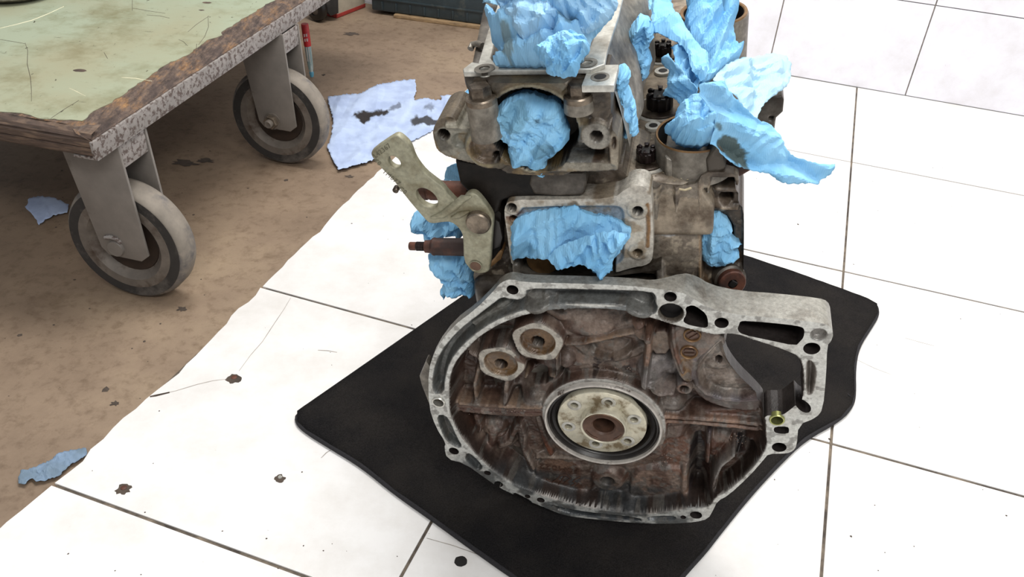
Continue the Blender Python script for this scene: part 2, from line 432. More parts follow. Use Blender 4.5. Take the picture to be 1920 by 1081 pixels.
        if a.get('rel'): nd = D+d*mk
        else: nd = D*(1-mk)+d*mk
        if a.get('only') == 'up': nd = np.minimum(nd, D)
        if a.get('only') == 'down': nd = np.maximum(nd, D)
        if not a.get('paint'): D = nd
        if 'c' in a:
            ck = np.where(low, sm(cell*.7, -cell*.3, dd), sm(0, -cell*1.1, dd)); C = C*(1-ck[..., None])+s2l(a['c'])*ck[..., None]
        if 'm' in a: ck = np.where(low, sm(cell*.7, -cell*.3, dd), sm(0, -cell*1.1, dd)); Mc = Mc*(1-ck)+a['m']*ck
    D = D+rough*(fbm(X*420, Z*420, 3, 3)-.5)*2*(1-Mc)
    X = X+SX; Z = Z+SZ
    nz, nx = X.shape
    cc = (sd[:-1, :-1]+sd[1:, :-1]+sd[:-1, 1:]+sd[1:, 1:])/4 < 0
    gz, gx = np.gradient(sd, cell); gl = np.maximum(np.hypot(gx, gz), .3)
    idx = np.arange(nz*nx).reshape(nz, nx)
    q = np.stack([idx[:-1, :-1][cc], idx[:-1, 1:][cc], idx[1:, 1:][cc], idx[1:, :-1][cc]], 1)
    ed = np.concatenate([q[:, [0, 1]], q[:, [1, 2]], q[:, [2, 3]], q[:, [3, 0]]])
    key = np.minimum(ed[:, 0], ed[:, 1])*(nz*nx)+np.maximum(ed[:, 0], ed[:, 1])
    u, inv, cnt = np.unique(key, return_inverse=True, return_counts=True)
    be = ed[cnt[inv] == 1]
    bv = np.unique(be)
    Xf = X.ravel().copy(); Zf = Z.ravel().copy(); Df = D.ravel().copy(); sf = sd.ravel()
    mv = -sf[bv]; Xf[bv] += mv*(gx.ravel()/gl.ravel()**1)[bv]; Zf[bv] += mv*(gz.ravel()/gl.ravel()**1)[bv]
    used = np.unique(q); mp = -np.ones(nz*nx, int); mp[used] = np.arange(len(used))
    v = np.stack([Xf[used], Df[used], Zf[used]], 1); n0 = len(v)
    colr = np.concatenate([C.reshape(-1, 3)[used], Mc.ravel()[used][:, None]], 1)
    # skirt
    b2 = {int(k): n0+i for i, k in enumerate(bv)}; b3 = {int(k): n0+len(bv)+i for i, k in enumerate(bv)}
    sv = np.stack([Xf[bv], Df[bv], Zf[bv]], 1); sv2 = sv.copy(); sk = skirt(sv[:, 0], sv[:, 2]) if callable(skirt) else skirt; sv2[:, 1] = np.maximum(sk, sv[:, 1]+.0005)
    v = np.concatenate([v, sv, sv2]); ish = (sd_out.ravel()[bv] < -1.5*cell)[:, None]; cb = np.where(ish, s2l(hole_shade), s2l(skirt_c) if skirt_c is not None else C.reshape(-1, 3)[bv]*.9); cs = np.concatenate([cb, np.where(ish, 0, .2)*np.ones((len(bv), 1))], 1)  # hole walls painted dark to stand for the shadow inside
    colr = np.concatenate([colr, cs, cs])
    faces = mp[q].tolist()+[[b2[int(b)], b2[int(a)], b3[int(a)], b3[int(b)]] for a, b in be]
    me = bpy.data.meshes.new(name); me.from_pydata(v.tolist(), [], faces); me.update()
    at = me.color_attributes.new('Col', 'FLOAT_COLOR', 'POINT'); at.data.foreach_set('color', colr.astype(np.float32).ravel())
    return link(name, me, mat, parent, True)

# ------------------------------------------------------------------ crumpled paper
def ridge(x, y, lam, seed, K=3, aniso=None):
    """folds: asymmetric pleats (sharp rise, slow fall) crossing each other, each fading in and out"""
    rs = np.random.RandomState(seed); r = np.zeros_like(x)
    for k in range(K):
        th = rs.rand()*math.pi if aniso is None else aniso+rs.randn()*.42
        l = lam*(.6+.9*rs.rand()); ph = rs.rand()*10; sh = .18+.32*rs.rand()
        q = lam*1.6
        wx = x+lam*.55*(noise(x/q+k*9+20, y/q+20, seed+k)-.5)*2; wy = y+lam*.55*(noise(x/q+20, y/q+40+k*5, seed+k+50)-.5)*2
        t = ((wx*math.cos(th)+wy*math.sin(th))/l+ph) % 1
        a = sm(.25, .7, noise(x/lam*.7+k*3+11, y/lam*.7+7, seed+k+90))*1.0+.25
        r += np.where(t < sh, t/sh, (1-t)/(1-sh))*a*(1 if k % 2 else -1)/(1+.25*k)
    return r-r.mean()
def in_poly(x, y, P): return sdf_poly(x, y, P) < 0
def crumple(name, outline, place, mat, seed, step=4.0, amp=.006, lam=40, fine=.0012, dome=0, R=40, back=None, jit=1.4, stains=(), tint=None, parent=None, aniso=None, K=4, curl=0, sub=True):
    """torn paper: outline in photo pixels, place(px, py, off) gives the point (off = metres towards the viewer)"""
    rng = random.Random(seed)
    P = []
    n = len(outline)
    for i in range(n):
        a = outline[i]; b = outline[(i+1) % n]; L = math.hypot(b[0]-a[0], b[1]-a[1]); k = max(1, int(L/step))
        nx_, ny_ = (b[1]-a[1])/max(L, 1e-6), -(b[0]-a[0])/max(L, 1e-6)
        for j in range(k):
            t = j/k; jj = (rng.random()-.5)*2*jit
            P.append((a[0]+(b[0]-a[0])*t+nx_*jj, a[1]+(b[1]-a[1])*t+ny_*jj))
    A = np.array(P); x0, y0 = A.min(0); x1, y1 = A.max(0)
    gx, gy = np.meshgrid(np.arange(x0, x1, step), np.arange(y0, y1, step*.9))
    gx = gx+np.array([[rng.uniform(-.38, .38)*step for _ in r] for r in gx]); gy = gy+np.array([[rng.uniform(-.38, .38)*step for _ in r] for r in gy])
    sd = sdf_poly(gx, gy, A); kp = sd < -step*.55
    pts = P+list(zip(gx[kp].tolist(), gy[kp].tolist()))
    nb = len(P)
    co, _, fc, ov, _, _ = delaunay_2d_cdt([Vector(p) for p in pts], [], [list(range(nb))], 1, 1e-5)
    V = np.array([(c.x, c.y) for c in co]); x, y = V[:, 0], V[:, 1]
    db = np.abs(sdf_poly(x, y, A)); bnd = db < .3
    amp = amp*.78; lam = lam*1.2
    off = amp*ridge(x, y, lam, seed, K, aniso)
    off = off+amp*.26*ridge(x, y, lam*.40, seed+5, 3)
    off = off*(.35+.65*np.clip(db/9, 0, 1))
    off = off+np.array([rng.uniform(-1, 1)*fine*.3 for _ in x])
    dm = np.sqrt(np.clip(1-(1-np.clip(db/R, 0, 1))**2, 0, 1)) if dome else 0*x
    cen = np.array([A[:, 0].mean(), A[:, 1].mean()])
    front = off+dome*dm+curl*(np.hypot(x-cen[0], y-cen[1])/max(x1-x0, y1-y0)*2)**2
    v = [place(px, py, o) for px, py, o in zip(x, y, front)]
    faces = [list(f) for f in fc]
    nv = len(v)
    if back is not None:
        bi = {}
        for i in range(nv):
            if bnd[i]: bi[i] = i
            else:
                bi[i] = len(v); v.append(place(x[i], y[i], -back*dm[i]+off[i]*.3-.0005))
        faces += [[bi[k] for k in f][::-1] for f in faces[:]]
    me = bpy.data.meshes.new(name); me.from_pydata([tuple(map(float, p)) for p in v], [], faces); me.update()
    col = np.zeros((len(v), 4), np.float32)
    if tint is not None: col[:, :3] = s2l(tint[0]); col[:, 3] = tint[1]
    for sp, sc_, f in stains:
        dd = sdf_poly(x, y, chaikin(sp, 1)); mk = sm(1.4, -1.4, dd+(fbm(x/11+30, y/11+30, seed)-.5)*17)*f
        idx = np.nonzero(mk > 0.02)[0]
        for i in idx:
            c0 = col[i].copy(); mmm = mk[i]; col[i, :3] = s2l(sc_); col[i, 3] = max(c0[3], mmm)
    at = me.color_attributes.new('Col', 'FLOAT_COLOR', 'POINT'); at.data.foreach_set('color', col.ravel())
    o = link(name, me, mat, parent, False)
    # keep creases crisp but soften the facets a little
    me.polygons.foreach_set('use_smooth', [True]*len(me.polygons)); me.set_sharp_from_angle(angle=math.radians(16))
    if back is None:
        s = o.modifiers.new('thickness', 'SOLIDIFY'); s.thickness = .00035; s.offset = 0
    return o
def pl_floor(z=0.002):
    def f(px, py, o): p = FL(px, py, z); p[2] += max(o, -.0015); return p
    return f
def pl_eng(D, gx=0, gy=0, px0=0, py0=0):
    """world point on the engine's face plane, depth varying slowly over the sheet"""
    def f(px, py, o):
        p = EP(px, py, D+gx*(px-px0)+gy*(py-py0)); q = np.array([p[0], p[1]-o, p[2]]); return EO+EX*q[0]+EY*q[1]+EZ*q[2]
    return f
def pl_plane(P0, nrm):
    """world point on an engine-local plane through P0 with normal nrm (towards the viewer)"""
    P0 = np.asarray(P0, float); nrm = np.asarray(nrm, float); nrm = nrm/np.linalg.norm(nrm)
    def f(px, py, o):
        d = ray(px, py); dl = np.array([d@EX, d@EY, d@EZ]); t = ((P0-ECAM)@nrm)/(dl@nrm); q = ECAM+dl*t+nrm*o
        return EO+EX*q[0]+EY*q[1]+EZ*q[2]
    return f

# ------------------------------------------------------------------ the setting: floor, wall
bt = [v*H for v in (-.524, .0375, .5998, 1.1478, 1.7026, 2.2728, 2.85)]
at_ = [v*H for v in [-.8804+.5437*k for k in range(0, 9)]]
def W(a, b, z=0): return TA*a+TB*b+np.array([0, 0, z])
WB = bt[-1]
bm = bmesh.new()
vs = [bm.verts.new(tuple(W(a, b, -.003))) for a, b in ((-3.0, -1.0), (4, -1.0), (4, WB), (-3.0, WB))]
bm.faces.new(vs)
floor = bmobj('floor', bm, M['concrete']); tag(floor, kind='structure', label='worn brown concrete workshop floor beside white tiles')
bm = bmesh.new(); vs = [bm.verts.new(tuple(W(a, b, -.0018))) for a, b in ((at_[0]+.006, -.8), (4, -.8), (4, WB), (at_[0]+.006, WB))]; bm.faces.new(vs)
bmobj('grout', bm, M['grout'], floor)
rng = random.Random(4)
edge_px = [(0, 990), (60, 940), (95, 912), (150, 868), (172, 842), (200, 820), (225, 786), (252, 768), (276, 747), (283, 740), (330, 706), (345, 690), (385, 645), (420, 610),
           (455, 570), (472, 562), (490, 537), (530, 503), (545, 482), (600, 433), (640, 388), (700, 330), (760, 277), (885, 160)]
EDG = sorted([((FL(*p)@TB), (FL(*p)@TA)) for p in edge_px])
def edge_a(b):
    if b <= EDG[0][0]: return EDG[0][1]
    for (b0, a0), (b1, a1) in zip(EDG, EDG[1:]):
        if b0 <= b <= b1: return a0+(a1-a0)*(b-b0)/(b1-b0)
    return EDG[-1][1]+.0
for r in range(6):
    for c in range(8):
        a0, a1 = at_[c], at_[c+1]; b0, b1 = bt[r], bt[r+1]
        g0 = .0024 if r > 1 else (.0034 if r == 1 else .0028); g1 = .0034 if r == 0 else (.0020 if r > 2 else .0022)
        ga = .0018
        if r == 5: g1 = 0.001
        if c == 0:
            nb = 22; left = []
            for i in range(nb+1):
                b = b0+g0+(b1-g1-b0-g0)*i/nb; left.append((edge_a(b)+rng.uniform(-.0018, .0018), b))
            pts = [(a1-ga, b0+g0), (a1-ga, b1-g1)]+left[::-1]
        else: pts = [(a0+ga, b0+g0), (a1-ga, b0+g0), (a1-ga, b1-g1), (a0+ga, b1-g1)]
        z = rng.uniform(-.0003, .0002)
        bmx = bmesh.new(); add_prism(bmx, [W(a, b, z) for a, b in pts[::-1]], np.array([0, 0, -.0035]))
        if c: bevel_bm(bmx, .0006, 1)
        bmobj('tile', bmx, M['tile'], floor, False)
# tiled wall
bm = bmesh.new()
add_prism(bm, [W(-3, WB+.006, -.01), W(4, WB+.006, -.01), W(4, WB+.006, 2.8), W(-3, WB+.006, 2.8)], TB*.12)
wall = bmobj('wall_back', bm, M['plaster']); tag(wall, kind='structure', label='white tiled workshop wall along the far floor edge')
bm = bmesh.new(); vs = [bm.verts.new(tuple(W(a, WB+.0055, z))) for a, z in ((-3, 0), (4, 0), (4, 1.35), (-3, 1.35))]; bm.faces.new(vs); bmobj('grout', bm, M['wallgrout'], wall)
for r in range(4):
    for c in range(-4, 9):
        x0 = -.062+.3445*c; z0 = .2265*r
        z1 = z0+.2265
        bmx = bmesh.new()
        add_prism(bmx, [W(x0+.0015, WB, z0+.0012), W(x0+.343, WB, z0+.0012), W(x0+.343, WB, z1-.0012), W(x0+.0015, WB, z1-.0012)], TB*.006)
        bevel_bm(bmx, .0005, 1); bmobj('tile', bmx, M['walltile'], wall, False)

# cracks, chips and screw heads in the tiles
def crack(name, px, wd, mat=M['grout'], z=.0004):
    v = []; f = []
    P = [FL(*p, z) for p in px]
    for i, p in enumerate(P):
        t = P[min(i+1, len(P)-1)]-P[max(i-1, 0)]; n = np.array([-t[1], t[0], 0]); n = n/max(np.linalg.norm(n), 1e-9)
        ww = wd*(.4+.6*math.sin(math.pi*(i+.4)/(len(P)-.2)))
        v += [p+n*ww/2, p-n*ww/2]
        if i: f.append((2*i-2, 2*i-1, 2*i+1, 2*i))
    return mesh(name, v, f, mat, floor)
M['crackc'] = simple('dark_crack', (70, 60, 52), .9, 0, .2, 50, 0)
M['hair'] = simple('grey_hair_crack', (150, 142, 134), .9, 0, .2, 50, 0)
crack('crack', [(287, 742), (330, 732), (370, 720), (400, 713), (425, 710)], .0011, M['hair'])
crack('crack', [(281, 743), (292, 741), (318, 735)], .004, M['crackc'])
crack('crack', [(448, 695), (470, 665), (492, 640), (515, 605), (532, 580), (545, 558)], .0009, M['hair'])
crack('scratch', [(596, 656), (615, 657), (632, 660)], .0015, M['hair'])
crack('scratch', [(800, 1008), (850, 1022), (900, 1040), (955, 1062)], .001, M['hair'])
crack('scratch', [(602, 858), (612, 848), (622, 842)], .0012, M['hair'])
crack('scratch', [(1697, 633), (1725, 641), (1752, 648)], .001, M['hair'])
crack('scratch', [(1605, 673), (1640, 690), (1672, 702)], .0008, M['hair'])
def blob(name, px, py, r, mat, seed, z=.0006, asp=1, parent=None, n=18, var=.3):
    rg = random.Random(seed); c = FL(px, py, z); v = [c+np.array([0, 0, 0])]
    for k in range(n):
        t = 2*math.pi*k/n; rr = r*(1+rg.uniform(-var, var)); v.append(c+np.array([rr*math.cos(t)*asp, rr*math.sin(t), -.0004]))
    return mesh(name, v, [(0, 1+k, 1+(k+1) % n) for k in range(n)], mat, parent or floor)
for i, (x, y, r, hd) in enumerate(((438, 709, .0095, 1), (231, 916, .0085, 1), (524, 896, .0062, 1), (864, 1051, .0072, 0))):
    blob('chip', x, y, r, M['void'] if not hd else M['crackc'], i, var=.25 if hd else .05)
    if hd:
        lathe('screw_head', [(0, .0012), (.0022, .0012), (r*.42, .0006), (r*.45, 0)], FL(x+1, y-2, .0003), (0, 0, 1), M['rust'] if i < 2 else M['steel'], floor, 14)
# grit
def grit(name, region, n, mat, seed, smin=.0004, smax=.0012, inside=None):
    rg = random.Random(seed); v = []; f = []
    for _ in range(n):
        x = rg.uniform(region[0], region[2]); y = rg.uniform(region[1], region[3]); c = FL(x, y, 0)
        a = c@TA; 
        if inside == 'tile' and a < edge_a(c@TB)+.01: continue
        if inside == 'conc' and a > edge_a(c@TB)-.01: continue
        if c@TB > WB-.02: continue
        z = .0003 if inside == 'tile' else -.0028
        s = rg.uniform(smin, smax)*(1 if rg.random() < .93 else 2.2); k = len(v); t = rg.random()*3
        for j in range(5):
            q = t+2*math.pi*j/5; v.append(c+np.array([s*math.cos(q)*rg.uniform(.6, 1.5), s*math.sin(q)*rg.uniform(.6, 1.5), z]))
        v.append(c+np.array([0, 0, z+s*.5]))
        f += [(k+j, k+(j+1) % 5, k+5) for j in range(5)]
    o = mesh(name, v, f, mat, floor); tag(o, kind='stuff'); return o
grit('grit', (60, 180, 1920, 1081), 170, M['crackc'], 5, .0004, .0011, 'tile')
grit('dirt', (0, 60, 880, 1000), 120, M['crackc'], 8, .0006, .0022, 'conc')
for i, (x, y, r, asp) in enumerate(((655, 330, .005, 1.6), (537, 337, .004, 1), (345, 305, .012, 2.4), (385, 300, .009, 1.8), (740, 235, .006, 2), (660, 62, .012, 1.6), (340, 578, .005, 1.3),
                                    (655, 63, .01, 1.5), (607, 140, .006, .7), (285, 780, .01, 1.5), (215, 755, .004, 1.4))):
    blob('oil_spot', x, y, r, M['crackc'], 40+i, z=-.0020, asp=asp, var=.45)
# the black mat under the engine
mo = [(558, 775), (700, 676), (830, 585), (985, 478), (1126, 384), (1260, 433), (1395, 482), (1500, 517), (1625, 563), (1643, 573), (1645, 590), (1632, 612), (1607, 650), (1600, 690),
      (1601, 738), (1596, 760), (1575, 785), (1507, 822), (1454, 873), (1400, 932), (1345, 1000), (1319, 1034), (1295, 1060), (1260, 1100), (1215, 1150), (1180, 1170), (1140, 1165), (1050, 1128), (975, 1088), (880, 1021), (810, 970), (740, 921),
      (680, 872), (620, 836), (575, 808), (558, 792)]
def pl_mat(px, py, o): p = FL(px, py, .004); p[2] = .004+o; return p
mat_o = crumple('floor_mat', mo, pl_mat, M['carpet'], 3, step=14, amp=.0012, lam=220, fine=.0001, jit=.3)
mat_o.modifiers['thickness'].thickness = .005; mat_o.modifiers['thickness'].offset = -1
tag(mat_o, 'black carpet floor mat with bound edge lying under the engine', 'mat')
mp_ = [FL(x, y, .004) for x, y in chaikin(mo, 2)]; mp_.append(mp_[0])
tube('edge_binding', [p+np.array([0, 0, .0]) for p in mp_], .0036, M['binding'], mat_o, 8)
inn = np.mean(mp_[:-1], axis=0)
tube('seam_stitch', [inn+(p-inn)*.968+np.array([0, 0, .0010]) for p in mp_], .0013, M['binding'], mat_o, 5)
tube('loose_thread', [FL(1588, 735, .007), FL(1592, 741, .010), FL(1598, 744, .008), FL(1603, 741, .007)], .0009, M['binding'], mat_o, 5)
grv = random.Random(9); v = []; f = []
for _ in range(60):
    x, y = grv.uniform(600, 1600), grv.uniform(560, 1060)
    if not in_poly(np.array([x]), np.array([y]), np.array(mo))[0]: continue
    c = FL(x, y, .0062); s = grv.uniform(.0004, .0008); k = len(v)
    v += [c+np.array([s, 0, 0]), c+np.array([-s*.5, s*.9, 0]), c+np.array([-s*.5, -s*.9, 0]), c+np.array([0, 0, s])]; f += [(k, k+1, k+3), (k+1, k+2, k+3), (k+2, k, k+3)]
M['lint'] = simple('pale_lint', (150, 146, 140), .9)
tag(mesh('lint', v, f, M['lint'], mat_o), kind='stuff')

# ------------------------------------------------------------------ platform trolley on fixed castors
qa = math.radians(11.515)
QX = np.array([math.cos(qa), -math.sin(qa), 0]); QY = np.array([math.sin(qa), math.cos(qa), 0]); QZ = np.array([0, 0, 1.0])
def Q(x, y, z): return QX*x+QY*y+QZ*z
def paintmat():
    mt, N, L, B = nt('worn_green_paint')
    t = tex(N, L, 3.5, 5, .6); t2 = tex(N, L, 26, 8, .75, stretch=(1, 3, 1, (0, 0, .5))); t3 = tex(N, L, 9, 7, .7)
    r = ramp(N, [(.35, (148, 146, 120)), (.6, (150, 158, 136))]); L.new(t.outputs[0], r.inputs[0])
    r2 = ramp(N, [(.28, (120, 112, 92)), (.40, (255, 255, 255))]); L.new(t2.outputs[0], r2.inputs[0])
    t4 = tex(N, L, 75, 4, .6, stretch=(1.8, .7, 1, (0, 0, 1.1))); r4 = ramp(N, [(.29, (96, 86, 66)), (.335, (255, 255, 255))]); L.new(t4.outputs[0], r4.inputs[0])
    r3 = ramp(N, [(.25, (196, 186, 160)), (.5, (255, 255, 255))]); L.new(t3.outputs[0], r3.inputs[0])
    c = mixc(N, L, .8, r.outputs[0], mixc(N, L, 1.0, r.outputs[0], r2.outputs[0], 'MULTIPLY'))
    c = mixc(N, L, 1.0, c, r3.outputs[0], 'MULTIPLY'); c = mixc(N, L, 1.0, c, r4.outputs[0], 'MULTIPLY')
    L.new(c, B.inputs['Base Color']); B.inputs['Roughness'].default_value = .5; bump(N, L, B, t2.outputs[0], .2, .001); return mt
M['paint'] = paintmat()
def woodmat():
    mt, N, L, B = nt('worn_plywood')
    t = tex(N, L, 30, 9, .78, stretch=(1.4, .7, 1.4, (0, 0, .2))); t2 = tex(N, L, 120, 6, .7, stretch=(1.6, .25, 2.5, (0, 0, .2))); t3 = tex(N, L, 110, 6, .75)
    r = ramp(N, [(.40, (76, 62, 56)), (.50, (108, 90, 78)), (.58, (136, 104, 74)), (.66, (176, 134, 84))]); L.new(t.outputs[0], r.inputs[0])
    r2 = ramp(N, [(.34, (120, 104, 96)), (.6, (255, 255, 255))]); L.new(t2.outputs[0], r2.inputs[0])
    c = mixc(N, L, .8, r.outputs[0], mixc(N, L, 1.0, r.outputs[0], r2.outputs[0], 'MULTIPLY'))
    L.new(c, B.inputs['Base Color']); B.inputs['Roughness'].default_value = .75; bump(N, L, B, t3.outputs[0], .8, .004); return mt
M['wood'] = woodmat()
M['wooddark'] = simple('dark_greasy_plywood', (74, 60, 52), .6, 0, .25, 40, .5, c2=(112, 92, 76), lo=.5, hi=.62, stretch=(1, 1, 9))
M['greypaint'] = simple('chipped_grey_paint', (140, 134, 130), .5, .1, .08, 60, .3, c2=(84, 70, 64), lo=.50, hi=.57, scale2=150)
M['fork'] = simple('grey_painted_steel', (118, 112, 106), .45, .15, .07, 30, .15, c2=(78, 68, 60), lo=.6, hi=.72, scale2=14)
M['tread'] = simple('dusty_grey_rubber', (124, 116, 106), .8, 0, .1, 40, .3, c2=(96, 92, 90), lo=.5, hi=.62, scale2=22)
M['tyreside'] = simple('dark_rubber_side', (44, 41, 39), .7, 0, .15, 40, .3, c2=(96, 90, 84), lo=.52, hi=.7)
M['rim'] = simple('dusty_wheel_rim', (104, 96, 88), .6, .1, .12, 40, .3, c2=(68, 54, 44), lo=.5, hi=.65)
M['grease'] = simple('greasy_hub', (44, 32, 24), .6, .1, .2, 40, .3)
trol = empty('platform_trolley', Matrix.Translation((0, 0, 0)))
tag(trol, 'low platform trolley with worn green painted deck and grey castors', 'trolley')
XE, YF, YB, XL = -.730, .848, 1.92, -1.56
ZB, ZM, ZT = .269, .293, .306
# deck board: worn plywood with a ragged sloping edge
def ragged(seed, n=150, base=.028, amp=.006):
    rg = random.Random(seed); s = rg.random()*50
    return [base+amp*(float(fbm(np.array(i*.22+s), np.array(s), seed, 4))-.5)*3+rg.uniform(-.0009, .0009) for i in range(n+1)]
n = 170
rr = ragged(3, n, .030, .007)
yr = [YF+(YB-YF)*i/n for i in range(n+1)]
v = []; f = []
for i, y in enumerate(yr):        # cross-section down the right edge: top plateau, slope, face
    h = rr[i]; b1 = (float(noise(np.array(i*.5), np.array(3.), 5))-.5)*.004; b2 = (float(noise(np.array(i*.4), np.array(9.), 6))-.5)*.003
    k0 = max(0, 1-i/5.0)*.012
    for x, z in ((-.22, ZT), (XE-h-.002, ZT), (XE-h*.55+b1, ZT-.004+b2*.5), (XE-.006, ZM+.003+b2*.4), (XE-.002, ZM+.001), (XE-.002, ZB+.002)):
        if x == -.22: x = XL
        v.append(Q(x, y+(k0 if z == ZT else 0), z))
    if i:
        for k in range(5): a = (i-1)*6+k; f.append((a, a+1, a+7, a+6))
deck = mesh('deck_board', v, f, M['wood'], trol, True); deck.data.set_sharp_from_angle(angle=math.radians(28))
# near side of the board: stacked plies, dark with grease
rf = ragged(8, 120, .014, .006); v = []; f = []
for i in range(121):
    x = XE-.001+(XL-XE)*i/120; h = rf[i]; wob = (float(noise(np.array(i*.3), np.array(2.), 8))-.5)*.0015
    prof = [(YF+h+.012*max(0, 1-i/4), ZT+.0001), (YF+.004, ZT-.005+wob), (YF+.001, ZT-.010), (YF+.003, ZT-.012), (YF, ZT-.014+wob), (YF, ZT-.022), (YF+.0025, ZT-.0235), (YF, ZT-.025), (YF+.001, ZB+.003), (YF+.004, ZB)]
    for y, z in prof: v.append(Q(x, y, z))
    if i:
        for k in range(9): a = (i-1)*10+k; f.append((a, a+10, a+11, a+1))
mesh('ply_edge', v, f, M['wooddark'], trol, False)
prism('deck_underside', [Q(XL, YF+.006, ZB+.0005), Q(XE-.004, YF+.006, ZB+.0005), Q(XE-.004, YB, ZB+.0005), Q(XL, YB, ZB+.0005)], (0, 0, .012), M['wooddark'], trol, 0, smooth=False)
# green paint film with its ragged edge
edge = [Q(XE-rr[i]-.0025, yr[i], ZT+.0008) for i in range(4, n+1)]
front = [Q(XE-.030+(XL-XE)*i/120, YF+rf[i]+.002+.012*max(0, 1-i/8), ZT+.0008) for i in range(1, 121)]
poly = edge+[Q(XL, YB, ZT+.0008)]+front[::-1]
c3 = [Vector((float(p @ QX), float(p @ QY))) for p in poly]
co, _, fc, _, _, _ = delaunay_2d_cdt(c3, [], [list(range(len(c3)))], 1, 1e-6)
po = mesh('painted_surface', [Q(c.x, c.y, ZT+.0008) for c in co], [list(x) for x in fc], M['paint'], trol)
sd_ = po.modifiers.new('thickness', 'SOLIDIFY'); sd_.thickness = .0007; sd_.offset = -1
po['label'] = 'pale green scratched paint layer on the deck'
# grey angle iron along the right edge
bm = bmesh.new()
add_prism(bm, [Q(XE-.003, YF-.002, ZB-.001), Q(XE+.0015, YF-.002, ZB-.001), Q(XE+.0015, YF-.002, ZM), Q(XE-.003, YF-.002, ZM)], QY*(YB-YF))
add_prism(bm, [Q(XE-.035, YF+.002, ZB-.004), Q(XE+.001, YF+.002, ZB-.004), Q(XE+.001, YF+.002, ZB-.0005), Q(XE-.035, YF+.002, ZB-.0005)], QY*(YB-YF-.01))
bevel_bm(bm, .001, 2); bmobj('edge_rail', bm, M['greypaint'], trol, True, 40)
# scratches, screws and stains on the paint
M['scr'] = simple('dark_scratch', (70, 62, 50), .7, 0, .2, 50, 0); M['scrl'] = simple('pale_scratch', (214, 208, 178), .6, 0, .1, 50, 0)
def dscr(px, r, mat):
    P = [FL(x, y, ZT+.0009) for x, y in px]; tube('scratch', P, r, mat, trol, 4, [r*(.35+.65*math.sin(math.pi*(i+.5)/len(P))) for i in range(len(P))])
for px in ([(47, 80), (52, 95), (51, 120), (57, 145), (59, 170), (59, 190)], [(0, 74), (25, 78), (48, 82)], [(248, 0), (248, 20)], [(248, 15), (275, 20), (310, 25)], [(275, 28), (300, 30), (318, 34)],
           [(352, 60), (368, 46), (392, 30)], [(390, 30), (391, 50), (384, 68), (372, 84)], [(335, 74), (344, 78), (352, 86)], [(369, 82), (367, 102)], [(95, 222), (120, 205), (148, 188)], [(195, 98), (199, 105), (202, 110)]):
    dscr(px, .0004, M['scr'])
for px in ([(0, 53), (30, 46), (60, 38), (90, 26), (120, 12)], [(228, 145), (255, 147), (285, 152)], [(130, 165), (145, 172), (160, 180)]): dscr(px, .0006, M['scrl'])
for i, (x, y, r) in enumerate(((150, 132, .0075), (388, 5, .007), (378, 19, .004))):
    c = FL(x, y, ZT+.0009); rg = random.Random(i)
    vv = [c+QZ*.0004]+[c+np.array([r*1.25*math.cos(t)*rg.uniform(.8, 1.1), r*.75*math.sin(t)*rg.uniform(.8, 1.1), .0001]) for t in [2*math.pi*k/16 for k in range(16)]]
    mesh('screw_head', vv, [(0, 1+k, 1+(k+1) % 16) for k in range(16)], M['wooddark'], trol)
RW, HW = .0955, .0212
